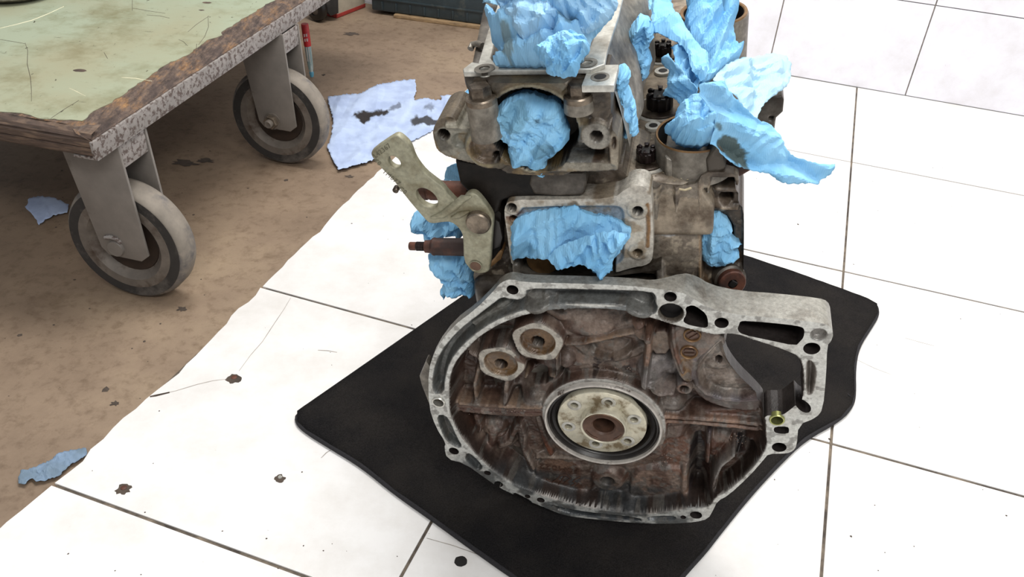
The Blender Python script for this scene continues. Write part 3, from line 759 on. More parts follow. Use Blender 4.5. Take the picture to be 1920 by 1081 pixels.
def castor(name, cx, cy, weld):
    g = empty(name); g.parent = trol
    g.location = Vector(Q(cx, cy, 0))
    I = lambda x, y, z: QX*x+QY*y+QZ*z
    # tyre + rim
    lathe('tyre', [(.073, -HW+.003), (.076, -HW), (.086, -HW), (.0925, -HW+.004), (RW, -HW*.45), (RW, HW*.45), (.0925, HW-.004), (.086, HW), (.076, HW), (.073, HW-.003)], I(0, 0, RW-.002), QY, M['tread'], g, 64, 50, True)
    lathe('tyre_side', [(.0735, -HW-.0006), (.0885, -HW-.0004), (.0735, -HW+.002)], I(0, 0, RW-.002), QY, M['tyreside'], g, 64, 50, True)
    lathe('rim', [(.018, -HW+.006), (.030, -HW+.010), (.050, -HW+.011), (.056, -HW+.003), (.060, -HW-.0012), (.0735, -HW-.0008), (.074, 0), (.0735, HW), (.060, HW), (.052, HW-.010), (.018, HW-.006)], I(0, 0, RW-.002), QY, M['rim'], g, 48, 40, True)
    lathe('hub', [(0, -HW-.006), (.016, -HW-.006), (.018, -HW+.008), (.048, -HW+.0095), (.050, -HW+.0115)], I(0, 0, RW-.002), QY, M['grease'], g, 32, 40)
    for s, nm in ((-1, 'fork_plate'), (1, 'fork_plate')):
        y0 = s*(HW+.0075); x1, x2 = -.056, .037
        base = [I(x1, y0, ZB-.003), I(x2, y0, ZB-.003), I(x2+.009, y0, .090), I(x2-.004, y0, .079), I(-.020, y0, .080), I(-.030, y0, .092)]
        prism(nm, base, QY*.0045*s, M['fork'], g, .0009)
    box('top_plate', I(-.010, 0, ZB-.007), (.090, HW*2+.02, .006), M['fork'], g, .001, Matrix.Rotation(-qa, 3, 'Z'))
    box('cross_plate', I(.0335, .0, ZB-.022), (.006, HW*2+.014, .036), M['greypaint'], g, .001, Matrix.Rotation(-qa, 3, 'Z'))
    yb = -(HW+.012)
    if weld:
        lathe('axle_bolt', [(0, -.005), (.012, -.005), (.013, 0)], I(-.004, yb, RW), QY, M['fork'], g, 24)
        tube('weld_bead', [I(-.018, yb-.001, RW+.016), I(-.008, yb-.002, RW+.019), I(.002, yb-.001, RW+.016), I(.005, yb, RW+.010)], .0032, M['greypaint'], g, 8)
    else:
        lathe('washer', [(0, -.002), (.0165, -.002), (.0165, .0)], I(-.002, yb, RW), QY, M['rim'], g, 24)
        lathe('axle_nut', [(0, -.011), (.0125, -.012), (.0135, -.010), (.0135, -.002)], I(-.002, yb, RW), QY, M['bolt'], g, 6)
        lathe('axle_bolt', [(0, -.018), (.0060, -.020), (.008, -.018), (.008, -.010)], I(-.002, yb, RW), QY, M['rim'], g, 18)
    return g
cc1 = (-.7695, .9285); cc2 = (-.7610, 1.4003)
castor('castor_wheel', *cc1, True); castor('castor_wheel', *cc2, False)
castor('castor_wheel', -1.47, .9285, True); castor('castor_wheel', -1.47, 1.78, False)
# small dark rag patch under the trolley and objects standing on it
dish = lathe('grey_dish', [(0, 0), (.055, 0), (.075, .010), (.078, .022), (.076, .022), (.072, .011), (.053, .003), (0, .003)], FL(25, -12, ZT+.001), (0, 0, 1), M['alloy'], None, 40)
tag(dish, 'shallow grey metal dish on the green trolley deck, cut off by the photo edge', 'dish')

# ------------------------------------------------------------------ things along the wall
def local_box(name, c0, dx, dy, sx, sy, sz, z0, mat, parent, bev=.003):
    p = [c0, c0+dx*sx, c0+dx*sx+dy*sy, c0+dy*sy]; p = [q*np.array([1, 1, 0])+np.array([0, 0, z0]) for q in p]
    return prism(name, p, (0, 0, sz), mat, parent, bev)
M['case'] = simple('dark_green_plastic', (44, 54, 58), .4, 0, .12, 30, .2, c2=(78, 80, 74), lo=.6, hi=.75)
M['card'] = simple('off_white_card', (176, 166, 148), .7, 0, .06, 30, .1)
M['redcard'] = simple('red_print', (150, 48, 42), .6, 0, .1, 30, .1)
M['board'] = simple('old_wood_board', (138, 114, 84), .7, 0, .2, 30, .3, stretch=(1, 8, 8))
c0 = FL(697, 24, 0); c1 = FL(915, 53, 0); dx = c1-c0; dx /= np.linalg.norm(dx); dy = np.array([-dx[1], dx[0], 0])
bd = local_box('wooden_board', c0+dx*.07-dy*.012, dx, dy, .46, .10, .010, -.003, M['board'], None, .002)
tag(bd, 'thin old wooden board lying on the concrete under the dark case', 'board')
case = empty('tool_case'); tag(case, 'dark green plastic tool case standing by the wall', 'case')
c0 = c0-dy*.0
local_box('case_base', c0, dx, dy, .42, .10, .075, .008, M['case'], case, .006)
local_box('case_lip', c0-dx*.003-dy*.003, dx, dy, .426, .106, .006, .040, M['case'], case, .002)
local_box('case_lip', c0-dx*.003-dy*.003, dx, dy, .426, .106, .007, .083, M['case'], case, .002)
local_box('case_lid', c0+dx*.002+dy*.002, dx, dy, .416, .096, .07, .090, M['case'], case, .006)
for k in range(9):
    local_box('rib', c0+dx*(.03+k*.042)-dy*.003, dx, dy, .005, .006, .024, .012, M['case'], case, .001)
c0 = FL(631, 33, 0); c1 = FL(690, 10, 0); dx = c1-c0; dx /= np.linalg.norm(dx); dy = np.array([-dx[1], dx[0], 0])
rb = empty('cardboard_box'); tag(rb, 'off-white cardboard box with red edges beside the dark tool case', 'box')
local_box('box_body', c0, dx, dy, .13, .09, .20, -.002, M['card'], rb, .002)
local_box('red_band', c0-dx*.0008-dy*.0008, dx, dy, .1316, .0916, .010, -.0015, M['redcard'], rb, .0005)
local_box('red_band', c0-dx*.0008-dy*.0008, dx, dy, .004, .004, .19, 0, M['redcard'], rb, .0004)
local_box('red_stripe', c0+dx*.048-dy*.0008, dx, dy, .011, .002, .10, .055, M['redcard'], rb, .0004)
# small black castor of another trolley
c0 = FL(598, 42, 0)
oc = empty('small_castor'); tag(oc, 'small black rubber castor on the floor behind the green trolley', 'castor')
oc.location = Vector(c0)
lathe('tyre', [(.018, -.012), (.030, -.012), (.034, -.008), (.035, 0), (.034, .008), (.030, .012), (.018, .012)], (-.008, .02, .033), (.55, .8, 0), M['seal'], oc, 32, 50, True)
lathe('rim', [(0, -.010), (.008, -.013), (.018, -.009), (.018, .009), (0, .010)], (-.008, .02, .033), (.55, .8, 0), M['rim'], oc, 24)
prism('fork', [(.018, .012, .08), (.052, .030, .08), (.050, .029, .02), (.030, .018, .014), (.020, .013, .03)], (-.02, .03, 0), M['tyreside'], oc, .001)
box('top_plate', (.0, .03, .083), (.05, .06, .006), M['tyreside'], oc, .001)
# slim tube standing behind the rear castor
tb = FL(585, 144, 0)
tu = empty('marker_tube'); tag(tu, 'slim tube with red and white top and blue tip beside rear castor', 'tube'); tu.location = Vector(tb)
M['redp'] = simple('red_plastic', (196, 46, 48), .35); M['whitep'] = simple('white_print', (230, 214, 206), .5, 0, .04)
M['clear'] = simple('cloudy_grey_plastic', (142, 164, 164), .25, 0, .12, 60, .1, c2=(196, 208, 206), lo=.5, hi=.6, stretch=(6, 6, 1))
M['cyanp'] = simple('cyan_plastic', (92, 158, 184), .35); M['drk'] = simple('dark_print', (50, 56, 60), .5)
axd = np.array([-.055, 0, 1.0])
lathe('tip', [(0, 0), (.004, .0005), (.0052, .006), (.0055, .012), (.0045, .014)], (0, 0, 0), axd, M['cyanp'], tu, 20)
lathe('tube_body', [(.0045, .013), (.006, .022), (.0072, .045), (.0078, .078)], (0, 0, 0), axd, M['clear'], tu, 24)
lathe('red_cap', [(.0082, .076), (.0086, .078), (.0086, .125), (.0080, .128), (0, .128)], (0, 0, 0), axd, M['redp'], tu, 24)
for k, z in enumerate((.088, .099)):
    prism('white_mark', [(-.0035-.055*z, -.0087, z), (.0045-.055*z, -.0082, z+.0015), (.0045-.055*z, -.0082, z+.0085), (-.0035-.055*z, -.0087, z+.007)], (0, .0006, 0), M['whitep'], tu, 0, smooth=False)
for dxx in (-.003, .002):
    prism('white_streak', [(dxx-.055*.04, -.0072, .04), (dxx+.0013-.055*.04, -.0072, .04), (dxx+.0023-.055*.075, -.0080, .075), (dxx+.0006-.055*.075, -.0080, .075)], (0, .0004, 0), M['whitep'], tu, 0, smooth=False)

# ------------------------------------------------------------------ paper towels on the floor
o = crumple('paper_towel', [(614, 182), (655, 176), (678, 174), (705, 160), (742, 152), (778, 147), (781, 165), (776, 187), (800, 184), (828, 188), (825, 179), (851, 178), (855, 200), (850, 215),
     (828, 234), (790, 256), (762, 268), (720, 290), (690, 303), (660, 312), (635, 319), (625, 300), (614, 276), (622, 250), (625, 225), (618, 200)], pl_floor(.004), M['paper_floor'], 21, step=2.5, amp=.0052, lam=50, fine=.0004,
     stains=(([(663, 214), (690, 207), (724, 204), (726, 215), (700, 221), (690, 228), (674, 231)], (52, 48, 48), 1), ([(765, 224), (785, 216), (815, 220), (822, 228), (790, 236), (775, 238)], (60, 58, 58), .95),
             ([(728, 202), (745, 194), (756, 196), (738, 208)], (96, 102, 118), .8), ([(792, 196), (812, 194), (812, 212), (795, 206)], (96, 102, 118), .7)))
tag(o, 'large lavender-blue paper towel with dark oil stains lying on concrete beside rear castor', 'paper towel')
o = crumple('paper_towel', [(48, 388), (55, 370), (75, 367), (105, 372), (128, 382), (126, 398), (100, 402), (88, 410), (72, 422), (66, 408)], pl_floor(.003), M['paper_floor'], 22, step=4, amp=.004, lam=30, fine=.0004)
tag(o, 'small torn blue paper scrap under the trolley left of front castor', 'paper towel')
o = crumple('paper_towel', [(160, 839), (163, 850), (150, 862), (130, 872), (112, 890), (80, 901), (68, 902), (60, 895), (45, 908), (33, 905), (38, 880), (60, 878), (85, 866), (110, 850), (140, 842)], pl_floor(.003), M['paper_dusty'], 23, step=3.5, amp=.005, lam=26, fine=.0005)
tag(o, 'dusty grey-blue paper scrap lying on the broken tile edge in the lower left', 'paper towel')
o = crumple('paper_towel', [(873, 172), (887, 160), (905, 160), (905, 215), (886, 212), (882, 190), (864, 180)], pl_floor(.003), M['paper'], 24, step=4, amp=.003, lam=30, fine=.0004)
tag(o, 'light blue paper scrap on the white tiles half hidden behind the engine head', 'paper towel')

# ------------------------------------------------------------------ the engine
eng = empty('engine', EM); tag(eng, 'oily aluminium car engine with open bell housing standing on the black mat', 'engine')
BR = (112, 90, 79); BR2 = (134, 112, 98); GR = (118, 112, 104); DK = (48, 36, 31); TAN = (132, 112, 96); RB = (82, 46, 34); MC = (214, 214, 208); SL = (96, 96, 96)
outer = [(946, 526), (960, 523), (985, 529), (1080, 531), (1180, 535), (1228, 541), (1278, 547), (1300, 559), (1329, 578), (1384, 590), (1460, 596), (1540, 605), (1557, 611), (1563, 626), (1558, 640), (1551, 647), (1549, 704), (1543, 767),
         (1530, 783), (1497, 796), (1494, 835), (1487, 845), (1475, 850), (1441, 850), (1433, 860), (1405, 892), (1366, 928), (1345, 939), (1337, 956), (1328, 972), (1305, 978), (1266, 981), (1219, 981), (1180, 979), (1113, 973), (1057, 966), (1024, 952),
         (974, 932), (935, 913), (913, 898), (871, 868), (838, 860), (833, 838), (836, 830), (817, 800), (804, 762), (803, 694), (816, 655), (849, 611), (891, 580), (924, 547), (935, 533)]
cav = [(842, 762), (842, 738), (842, 712), (850, 684), (872, 654), (908, 623), (949, 601), (990, 588), (1030, 580), (1085, 577), (1141, 578), (1185, 584), (1230, 598), (1276, 612), (1329, 624), (1342, 627), (1356, 625), (1378, 625), (1402, 632),
       (1488, 661), (1507, 676), (1509, 738), (1503, 746), (1478, 766), (1468, 771), (1440, 770), (1433, 777), (1437, 790), (1437, 815), (1439, 830), (1433, 849), (1405, 885), (1364, 921), (1341, 932), (1333, 948), (1310, 953), (1294, 951), (1266, 957), (1211, 964),
       (1155, 960), (1102, 951), (1060, 942), (1020, 930), (974, 915), (935, 890), (905, 865), (877, 834), (862, 815), (850, 790), (844, 776)]
win = [ (1400, 636), (1486, 664), (1504, 680), (1506, 738), (1500, 746), (1476, 766), (1466, 772), (1440, 772), (1434, 776), (1430, 768, .015), (1431, 752, .02), (1430, 742, .022), (1411, 721, .022), (1386, 697, .022), (1365, 669, .022), (1357, 646, .022), (1355, 634, .022)]
W1 = [(1284, 576), (1299, 571), (1310, 577), (1324, 588), (1328, 602), (1327, 615), (1305, 612), (1286, 607), (1280, 600), (1288, 588)]
W2 = [(1388, 602), (1400, 601), (1470, 607), (1503, 612), (1509, 618), (1507, 632), (1500, 640), (1492, 648), (1440, 637), (1392, 627), (1382, 618), (1386, 607)]
T1 = [(986, 541), (1050, 541), (1140, 543), (1222, 546), (1231, 556), (1229, 566), (1235, 578), (1226, 590), (1210, 586), (1180, 576), (1141, 570), (1085, 568), (1030, 571), (988, 579), (946, 592), (905, 614), (867, 646), (843, 678), (834, 711), (833, 737), (811, 738),
      (811, 700), (824, 661), (858, 620), (899, 588), (930, 564), (942, 556), (955, 560), (975, 562), (987, 553)]
T2 = [(819, 777), (835, 776), (845, 790), (857, 818), (868, 836), (858, 838), (838, 826), (826, 802)]
T3 = [(876, 846), (888, 853), (903, 869), (906, 876), (898, 882), (884, 872), (872, 860)]
RC = [(1512, 672), (1524, 675), (1531, 690), (1530, 708), (1526, 728), (1522, 738), (1512, 738), (1511, 700)]
cav_w = [(a, b) for a, b in cav]
ops = [
 ('poly', cav, .036, dict(c=BR, m=0, s=.0040, t=0.0)),
 ('noise', .004, 60, 5, {}),
 # crank boss region and big masses
 ('poly', [(1018, 640), (1060, 618), (1130, 622), (1205, 640), (1212, 722), (1260, 760), (1262, 830), (1210, 875), (1130, 885), (1050, 865), (1000, 820), (1000, 760), (1040, 720)], .026, dict(c=BR2, s=.012, t=.026, r=2)),
 ('ring', (1131, 790), .0, .078, .021, dict(c=(118, 98, 86), s=.008, t=.012)),
 # upper waves (water jacket shapes)
 ('dome', (1115, 598), .045, .022, .016, dict(c=(152, 132, 118), t=.024)),
 ('rib', [(1062, 622), (1100, 634), (1140, 628), (1185, 606), (1200, 594)], .007, .020, dict(c=(123, 103, 91))),
 ('rib', [(1062, 646), (1090, 645), (1150, 632), (1212, 620)], .0028, .013, dict(c=(147, 118, 93))),
 ('poly', [(1090, 632), (1196, 620), (1200, 650), (1160, 668), (1120, 670), (1095, 655)], .033, dict(c=BR, s=.005, t=.03)),
 ('rib', [(1085, 648), (1110, 668), (1150, 673), (1190, 662), (1208, 650)], .006, .022, dict(c=(140, 123, 110))),
 ('dome', (1148, 648), .020, .012, .008, dict(c=(125, 106, 91), t=.03)),
 ('rib', [(1030, 583), (1050, 595), (1085, 588)], .006, .022, dict(c=BR2)),
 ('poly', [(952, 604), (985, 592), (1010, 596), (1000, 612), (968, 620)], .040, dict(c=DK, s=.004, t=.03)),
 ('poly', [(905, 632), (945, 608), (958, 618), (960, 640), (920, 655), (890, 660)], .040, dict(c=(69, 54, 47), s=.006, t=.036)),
 # left ribs and boxes
 ('rib', [(897, 692), (890, 720), (893, 752)], .0032, .014, dict(c=(152, 128, 108))),
 ('rib', [(951, 712), (948, 735), (950, 757)], .0040, .014, dict(c=(149, 132, 118))),
 ('rib', [(868, 650), (885, 665), (904, 673)], .0022, .012, dict(c=(123, 101, 86))),
 ('rib', [(1043, 672), (1046, 690), (1044, 706), (985, 708)], .0020, .012, dict(c=(189, 167, 142))),
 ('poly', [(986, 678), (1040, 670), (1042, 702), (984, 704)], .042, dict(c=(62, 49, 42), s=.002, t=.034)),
 ('poly', [(1046, 668), (1062, 670), (1076, 690), (1060, 705), (1046, 700)], .028, dict(c=GR, s=.004, t=.028)),
 ('dome', (1063, 664), .010, .010, .012, dict(c=(123, 106, 96), t=.026)),
 ('dome', (990, 726), .030, .014, .010, dict(c=(142, 132, 125), t=.034)),
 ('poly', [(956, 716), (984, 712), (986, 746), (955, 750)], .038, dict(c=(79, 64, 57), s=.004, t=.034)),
 ('disc', (1018, 740), .007, .018, dict(c=(152, 142, 132), s=.003, t=.018)),
 # seams left and right of the crank
 ('poly', [(846, 756), (900, 762), (960, 764), (1020, 766), (1030, 776), (1000, 781), (940, 779), (848, 770)], .012, dict(c=(108, 81, 67), s=.002, t=.012)),
 ('rib', [(850, 757), (930, 763), (1012, 766)], .0022, .008, dict(c=(164, 137, 115))),
 ('rib', [(850, 764), (930, 771), (1012, 773)], .0012, .012, dict(c=RB)),
 ('poly', [(1222, 772), (1300, 776), (1360, 770), (1432, 768), (1434, 805), (1380, 800), (1300, 796), (1236, 800)], .018, dict(c=(113, 81, 67), s=.003, t=.016)),
 ('rib', [(1240, 783), (1300, 786), (1380, 792), (1434, 799)], .0024, .009, dict(c=(162, 128, 106))),
 ('rib', [(1240, 791), (1300, 794), (1380, 801), (1434, 808)], .0020, .011, dict(c=(152, 118, 98))),
 # right upper: vertical rib, panel with two slotted plugs
 ('rib', [(1217, 620), (1216, 660), (1211, 690), (1208, 716)], .0036, .008, dict(c=(162, 130, 110))),
 ('rib', [(1208, 716), (1240, 722), (1262, 727)], .0026, .012, dict(c=(123, 86, 69))),
 ('dome', (1213, 603), .014, .016, .014, dict(c=(164, 132, 113), t=.018)),
 ('poly', [(1224, 622), (1254, 618), (1256, 662), (1222, 662)], .020, dict(c=(154, 135, 118), s=.003, t=.02)),
 ('dome', (1240, 681), .024, .017, .016, dict(c=(142, 135, 132), t=.028)),
 ('dome', (1243, 705), .020, .008, .012, dict(c=(154, 140, 132), t=.03)),
 ('poly', [(1259, 612), (1300, 606), (1343, 618), (1352, 632), (1330, 655), (1308, 672), (1302, 690), (1302, 712), (1290, 716), (1280, 712), (1268, 690), (1260, 665), (1257, 640)], .008, dict(c=(135, 115, 103), s=.002, t=.008)),
 ('poly', [(1272, 668), (1305, 672), (1302, 708), (1286, 714), (1276, 700)], .010, dict(c=(140, 106, 62), s=.004, t=.010)),
 ('rib', [(1261, 615), (1263, 640), (1268, 668), (1280, 700)], .002, .004, dict(c=(123, 84, 64))),
 ('disc', (1283, 729), .0072, .010, dict(c=(132, 103, 86), s=.0015)), ('disc', (1283, 729), .0045, .026, dict(c=DK, s=.001, t=.010)),
 ('dome', (1262, 742), .022, .008, .008, dict(c=(140, 132, 125), t=.03)),
 # concave starter plate
 ('poly', [(1345, 634), (1356, 628), (1358, 645), (1366, 668), (1387, 696), (1412, 720), (1432, 741), (1430, 768), (1380, 768), (1330, 755), (1303, 735), (1296, 710), (1300, 685), (1315, 662), (1330, 648)], .015, dict(c=(108, 101, 96), s=.002, t=.015)),
 ('poly', [(1346, 637), (1355, 631), (1357, 647), (1365, 670), (1386, 698), (1411, 722), (1430, 741), (1375, 743), (1340, 737), (1318, 722), (1308, 702), (1307, 684), (1318, 666), (1333, 650)], .023, dict(c=(189, 176, 164), s=.003, t=.018)),
 ('dome', (1345, 680), .012, .008, .004, dict(c=(198, 189, 179), t=.023)),
 ('disc', (1348, 672), .0035, .035, dict(c=(54, 47, 49), s=.001, t=.022)),
 ('rib', [(1306, 672), (1301, 700), (1306, 722), (1325, 740), (1350, 748), (1385, 752), (1425, 749)], .0028, .010, dict(c=(125, 120, 125))),
 # below the seam on the right
 ('poly', [(1238, 812), (1292, 808), (1290, 880), (1262, 882), (1240, 850)], .028, dict(c=(123, 86, 67), s=.004, t=.028)),
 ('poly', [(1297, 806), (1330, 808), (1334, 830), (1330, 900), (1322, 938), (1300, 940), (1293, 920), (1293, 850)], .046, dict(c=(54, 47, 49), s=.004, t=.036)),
 ('rib', [(1330, 812), (1328, 835), (1326, 855)], .003, .018, dict(c=(103, 93, 98))),
 ('dome', (1350, 835), .020, .022, .012, dict(c=(108, 74, 59), t=.03)),
 ('poly', [(1356, 880), (1372, 858), (1400, 838), (1436, 828), (1436, 845), (1400, 885), (1362, 920), (1345, 932), (1346, 905)], .024, dict(c=(101, 81, 69), s=.003, t=.016)),
 ('rib', [(1376, 855), (1352, 874), (1341, 898), (1335, 925), (1330, 940)], .0026, .006, dict(c=(152, 147, 142))),
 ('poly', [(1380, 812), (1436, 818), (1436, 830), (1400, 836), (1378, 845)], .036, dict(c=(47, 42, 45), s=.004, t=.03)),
 # lower panels
 ('poly', [(1188, 884), (1236, 878), (1286, 886), (1288, 948), (1240, 955), (1195, 952), (1180, 940)], .022, dict(c=(149, 125, 110), s=.003, t=.022)),
 ('rib', [(1284, 888), (1283, 945)], .004, .017, dict(c=(154, 125, 106))),
 ('poly', [(1005, 858), (1092, 862), (1094, 935), (1006, 915)], .020, dict(c=(125, 98, 81), s=.0025, t=.020)),
 ('rib', [(1006, 858), (1050, 859), (1090, 862)], .0025, .016, dict(c=(171, 152, 135))),
 ('poly', [(1096, 862), (1170, 866), (1182, 885), (1180, 948), (1100, 938)], .028, dict(c=(108, 81, 67), s=.004, t=.028)),
 ('rib', [(1097, 866), (1102, 935)], .006, .021, dict(c=(140, 125, 113), **{'in': .3})),
 ('disc', (1139, 902), .0155, .017, dict(c=(132, 115, 103), s=.004, t=.017)), ('disc', (1139, 902), .0085, .030, dict(c=(64, 52, 47), s=.002, t=.017)),
 # lower left struts
 ('poly', [(978, 783), (1008, 784), (1010, 850), (1000, 890), (985, 860), (975, 820)], .022, dict(c=(128, 108, 96), s=.004, t=.022)),
 ('rib', [(976, 800), (984, 820), (982, 845), (1000, 880)], .0024, .012, dict(c=(164, 149, 137))),
 ('rib', [(1010, 785), (1018, 815), (1032, 852)], .004, .016, dict(c=(152, 142, 130))),
 ('rib', [(1014, 800), (1036, 845)], .003, .022, dict(c=(128, 76, 49))),
 ('rib', [(893, 782), (898, 800)], .005, .020, dict(c=(132, 108, 93))),
 ('dome', (925, 798), .018, .014, .014, dict(c=(140, 120, 106), t=.03)),
 ('dome', (948, 822), .014, .014, .012, dict(c=(128, 108, 96), t=.03)),
 ('rib', [(925, 812), (918, 845), (950, 878), (1000, 905)], .0055, .020, dict(c=(125, 98, 86))),
 ('rib', [(970, 800), (955, 830), (938, 838)], .004, .022, dict(c=(128, 106, 93))),
 ('poly', [(862, 782), (890, 784), (900, 820), (905, 850), (885, 835), (868, 806)], .030, dict(c=(123, 91, 76), s=.005, t=.026)),
 # twin plugs of the oil gallery
 ('disc', (1008, 641), .0250, .010, dict(c=(190, 184, 172), m=.8, s=.001, wav=(.0011, 5, .6))), ('disc', (1008, 641), .0176, .016, dict(c=(126, 96, 62), m=.3, s=.0008, t=.010)),
 ('disc', (939, 682), .0240, .010, dict(c=(186, 180, 168), m=.8, s=.001, wav=(.0011, 5, 1.9))), ('disc', (939, 682), .0174, .016, dict(c=(130, 100, 64), m=.3, s=.0008, t=.010)),
 ('disc', (1008, 642), .0066, .035, dict(c=(44, 28, 18), s=.0006, t=.014)), ('disc', (939, 684), .0066, .035, dict(c=(44, 28, 18), s=.0006, t=.014)),
 ('rib', [(975, 664), (985, 668), (996, 668)], .005, .016, dict(c=(104, 80, 66))),
 # seal carrier
 ('ring', (1131, 790), .0555, .0645, .010, dict(c=(196, 194, 188), m=.8, s=.0012)),
 ('poly', [(1225, 806), (1236, 796), (1246, 800), (1247, 830), (1228, 838)], .010, dict(c=(160, 152, 142), m=.4, s=.0015)),
 ('disc', (1131, 790), .0590, .026, dict(c=(40, 32, 30), m=0, s=.0010, t=.010)),
 ('stain', 34, .50, .62, 11, dict(c=(74, 46, 34), poly=cav, pd=0, keep=1, f=.65)),
 ('stain', 60, .52, .64, 17, dict(c=(164, 150, 138), poly=cav, pd=0, keep=1, f=.5)),
 ('stain', 90, .58, .64, 29, dict(c=(44, 26, 22), poly=[(1090, 655), (1200, 655), (1205, 720), (1100, 720), (1050, 700)], pd=.024, keep=1, f=.9)),
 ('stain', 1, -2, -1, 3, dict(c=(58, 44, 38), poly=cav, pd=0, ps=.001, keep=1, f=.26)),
 ('outside', cav, 0.0, dict(c=MC, m=.75, inner_shade=(50, 38, 32))),
 # flange face details
 ('poly', T1, .015, dict(c=(112, 114, 112), m=.15, s=.0022, t=0.0, snap=1)),
 ('rib', [(1030, 550), (1042, 558), (1036, 568)], .006, .010, dict(c=(128, 130, 128), m=.15)),
 ('rib', [(1060, 560), (1120, 566), (1180, 562)], .004, .012, dict(c=(126, 130, 130), m=.15)),
 ('dome', (1202, 560), .012, .012, .006, dict(c=(122, 122, 118), t=.014)),
 ('dome', (1010, 553), .012, .011, .006, dict(c=(130, 128, 122), t=.014)),
 ('rib', [(952, 566), (930, 580), (890, 605)], .004, .010, dict(c=(124, 124, 118), m=.15)),
 ('poly', T2, .010, dict(snap=1, c=(88, 90, 88), m=.1, s=.0016, t=0.001)), ('poly', T3, .007, dict(c=(92, 94, 92), m=.1, s=.0012, t=0.001)),
 ('poly', RC, .010, dict(snap=1, c=(138, 130, 122), m=.2, s=.0018, t=0.001)),
 ('disc', (1258, 587), .0115, .012, dict(c=(112, 104, 94), m=.2, s=.0012, t=0)),
 ('poly', [(960, 921), (984, 932), (1000, 942), (992, 948), (965, 934)], .006, dict(c=(70, 74, 76), s=.001, t=0)),
 ('poly', [(1028, 944), (1060, 953), (1120, 962), (1200, 970), (1205, 978), (1120, 971), (1050, 961)], .007, dict(c=(40, 44, 48), s=.0014, t=0)),
 ('poly', [(1212, 968), (1258, 966), (1270, 970), (1262, 976), (1216, 977)], .004, dict(c=(104, 108, 110), s=.001, t=0)),
 ('stain', 45, .48, .62, 31, dict(c=(64, 68, 70), poly=[(960, 900), (1300, 955), (1330, 985), (900, 985), (820, 880), (870, 850)], pd=0, keep=0, f=.8)),
 ('stain', 150, .60, .66, 37, dict(c=(110, 106, 100), keep=0, f=.6)),
]
circ_h = [((961, 543), .0056, 0), ((1257, 556), .0056, 0), ((1258, 586), .0088, 0), ((1353, 605), .0062, 0), ((1522, 653), .0072, 0), ((851, 845), .0058, 0), ((914, 886), .0040, 0), ((935, 907), .0052, 0), ((989, 930), .0034, 0),
          ((1014, 937), .0046, 0), ((1305, 965), .0066, 0), ((1281, 969), .0032, 0), ((1461, 838), .0070, 0)]
for c, r in (((822, 755), .0082), ((1535, 627), .0092), ((1457, 788), .0076)):
    ops.append(('disc', c, r*.78, .006 if c[0] == 1535 else .012, dict(c=(150, 146, 140), m=.6, s=.0010, t=0)))
holes = [('poly', win, .004), ('poly', [(1487, 748), (1497, 745), (1512, 752), (1521, 762), (1520, 772), (1508, 774), (1494, 764)], 0), ('poly', [(1453, 799), (1477, 799), (1480, 805), (1478, 813), (1455, 812), (1450, 806)], 0)]
holes += [('poly', W1, 0), ('poly', W2, 0)]+[('disc', c, r, 0) for c, r, _ in circ_h]
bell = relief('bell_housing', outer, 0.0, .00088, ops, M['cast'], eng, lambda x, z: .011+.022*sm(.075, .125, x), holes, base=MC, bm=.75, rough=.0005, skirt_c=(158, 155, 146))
bell['label'] = 'round bell housing casting with bright mating face and oily brown inside'
for (c, r, _) in circ_h:
    q = EP(*c, 0); hd = .010 if c[1] < 600 and c[0] < 1300 else .022
    lathe('hole_bottom', [(r*1.04, .004), (r*1.04, hd), (0, hd)], (q[0], 0, q[2]), (0, 1, 0), M['void'], bell, 20)
for Wp in (W1, W2):
    q = [EP(x, y, 0) for x, y in Wp]; cen = np.mean(q, axis=0)
    prism('pocket_floor', [cen+(p-cen)*1.12+np.array([0, .030, 0]) for p in q][::-1], (0, .004, 0), M['pocket'], bell, 0, smooth=False)
prism('outer_lug', [EP(x, y, .016) for x, y in [(799, 676), (786, 706), (790, 722), (806, 762), (812, 740), (808, 690)]][::-1], (0, .012, 0), M['alloy'], bell, .002)
v = []; f = []; rd = random.Random(77)  # tiny glossy specks added to stand for bright glints
for cx, cy, sx, sy, D, nn in ((1378, 824, 16, 14, .030, 34), (1316, 940, 18, 10, .030, 34), (1240, 858, 26, 12, .026, 22), (1150, 690, 40, 10, .022, 16), (940, 770, 70, 6, .006, 26)):
    for _ in range(nn):
        p = EP(cx+rd.gauss(0, sx*.5), cy+rd.gauss(0, sy*.5), D-.003); r = rd.uniform(.0004, .0010); k = len(v)
        v += [p+np.array(q)*r for q in ((1, 0, 0), (-1, 0, 0), (0, 0, 1), (0, 0, -1), (0, -1, 0))]; f += [(k, k+2, k+4), (k+2, k+1, k+4), (k+1, k+3, k+4), (k+3, k, k+4)]
M['glint'] = simple('glossy_speck', (120, 100, 88), .08, .3, .2, 50, 0, spec=.9)
tag(mesh('glint_specks', v, f, M['glint'], bell, True), kind='stuff')
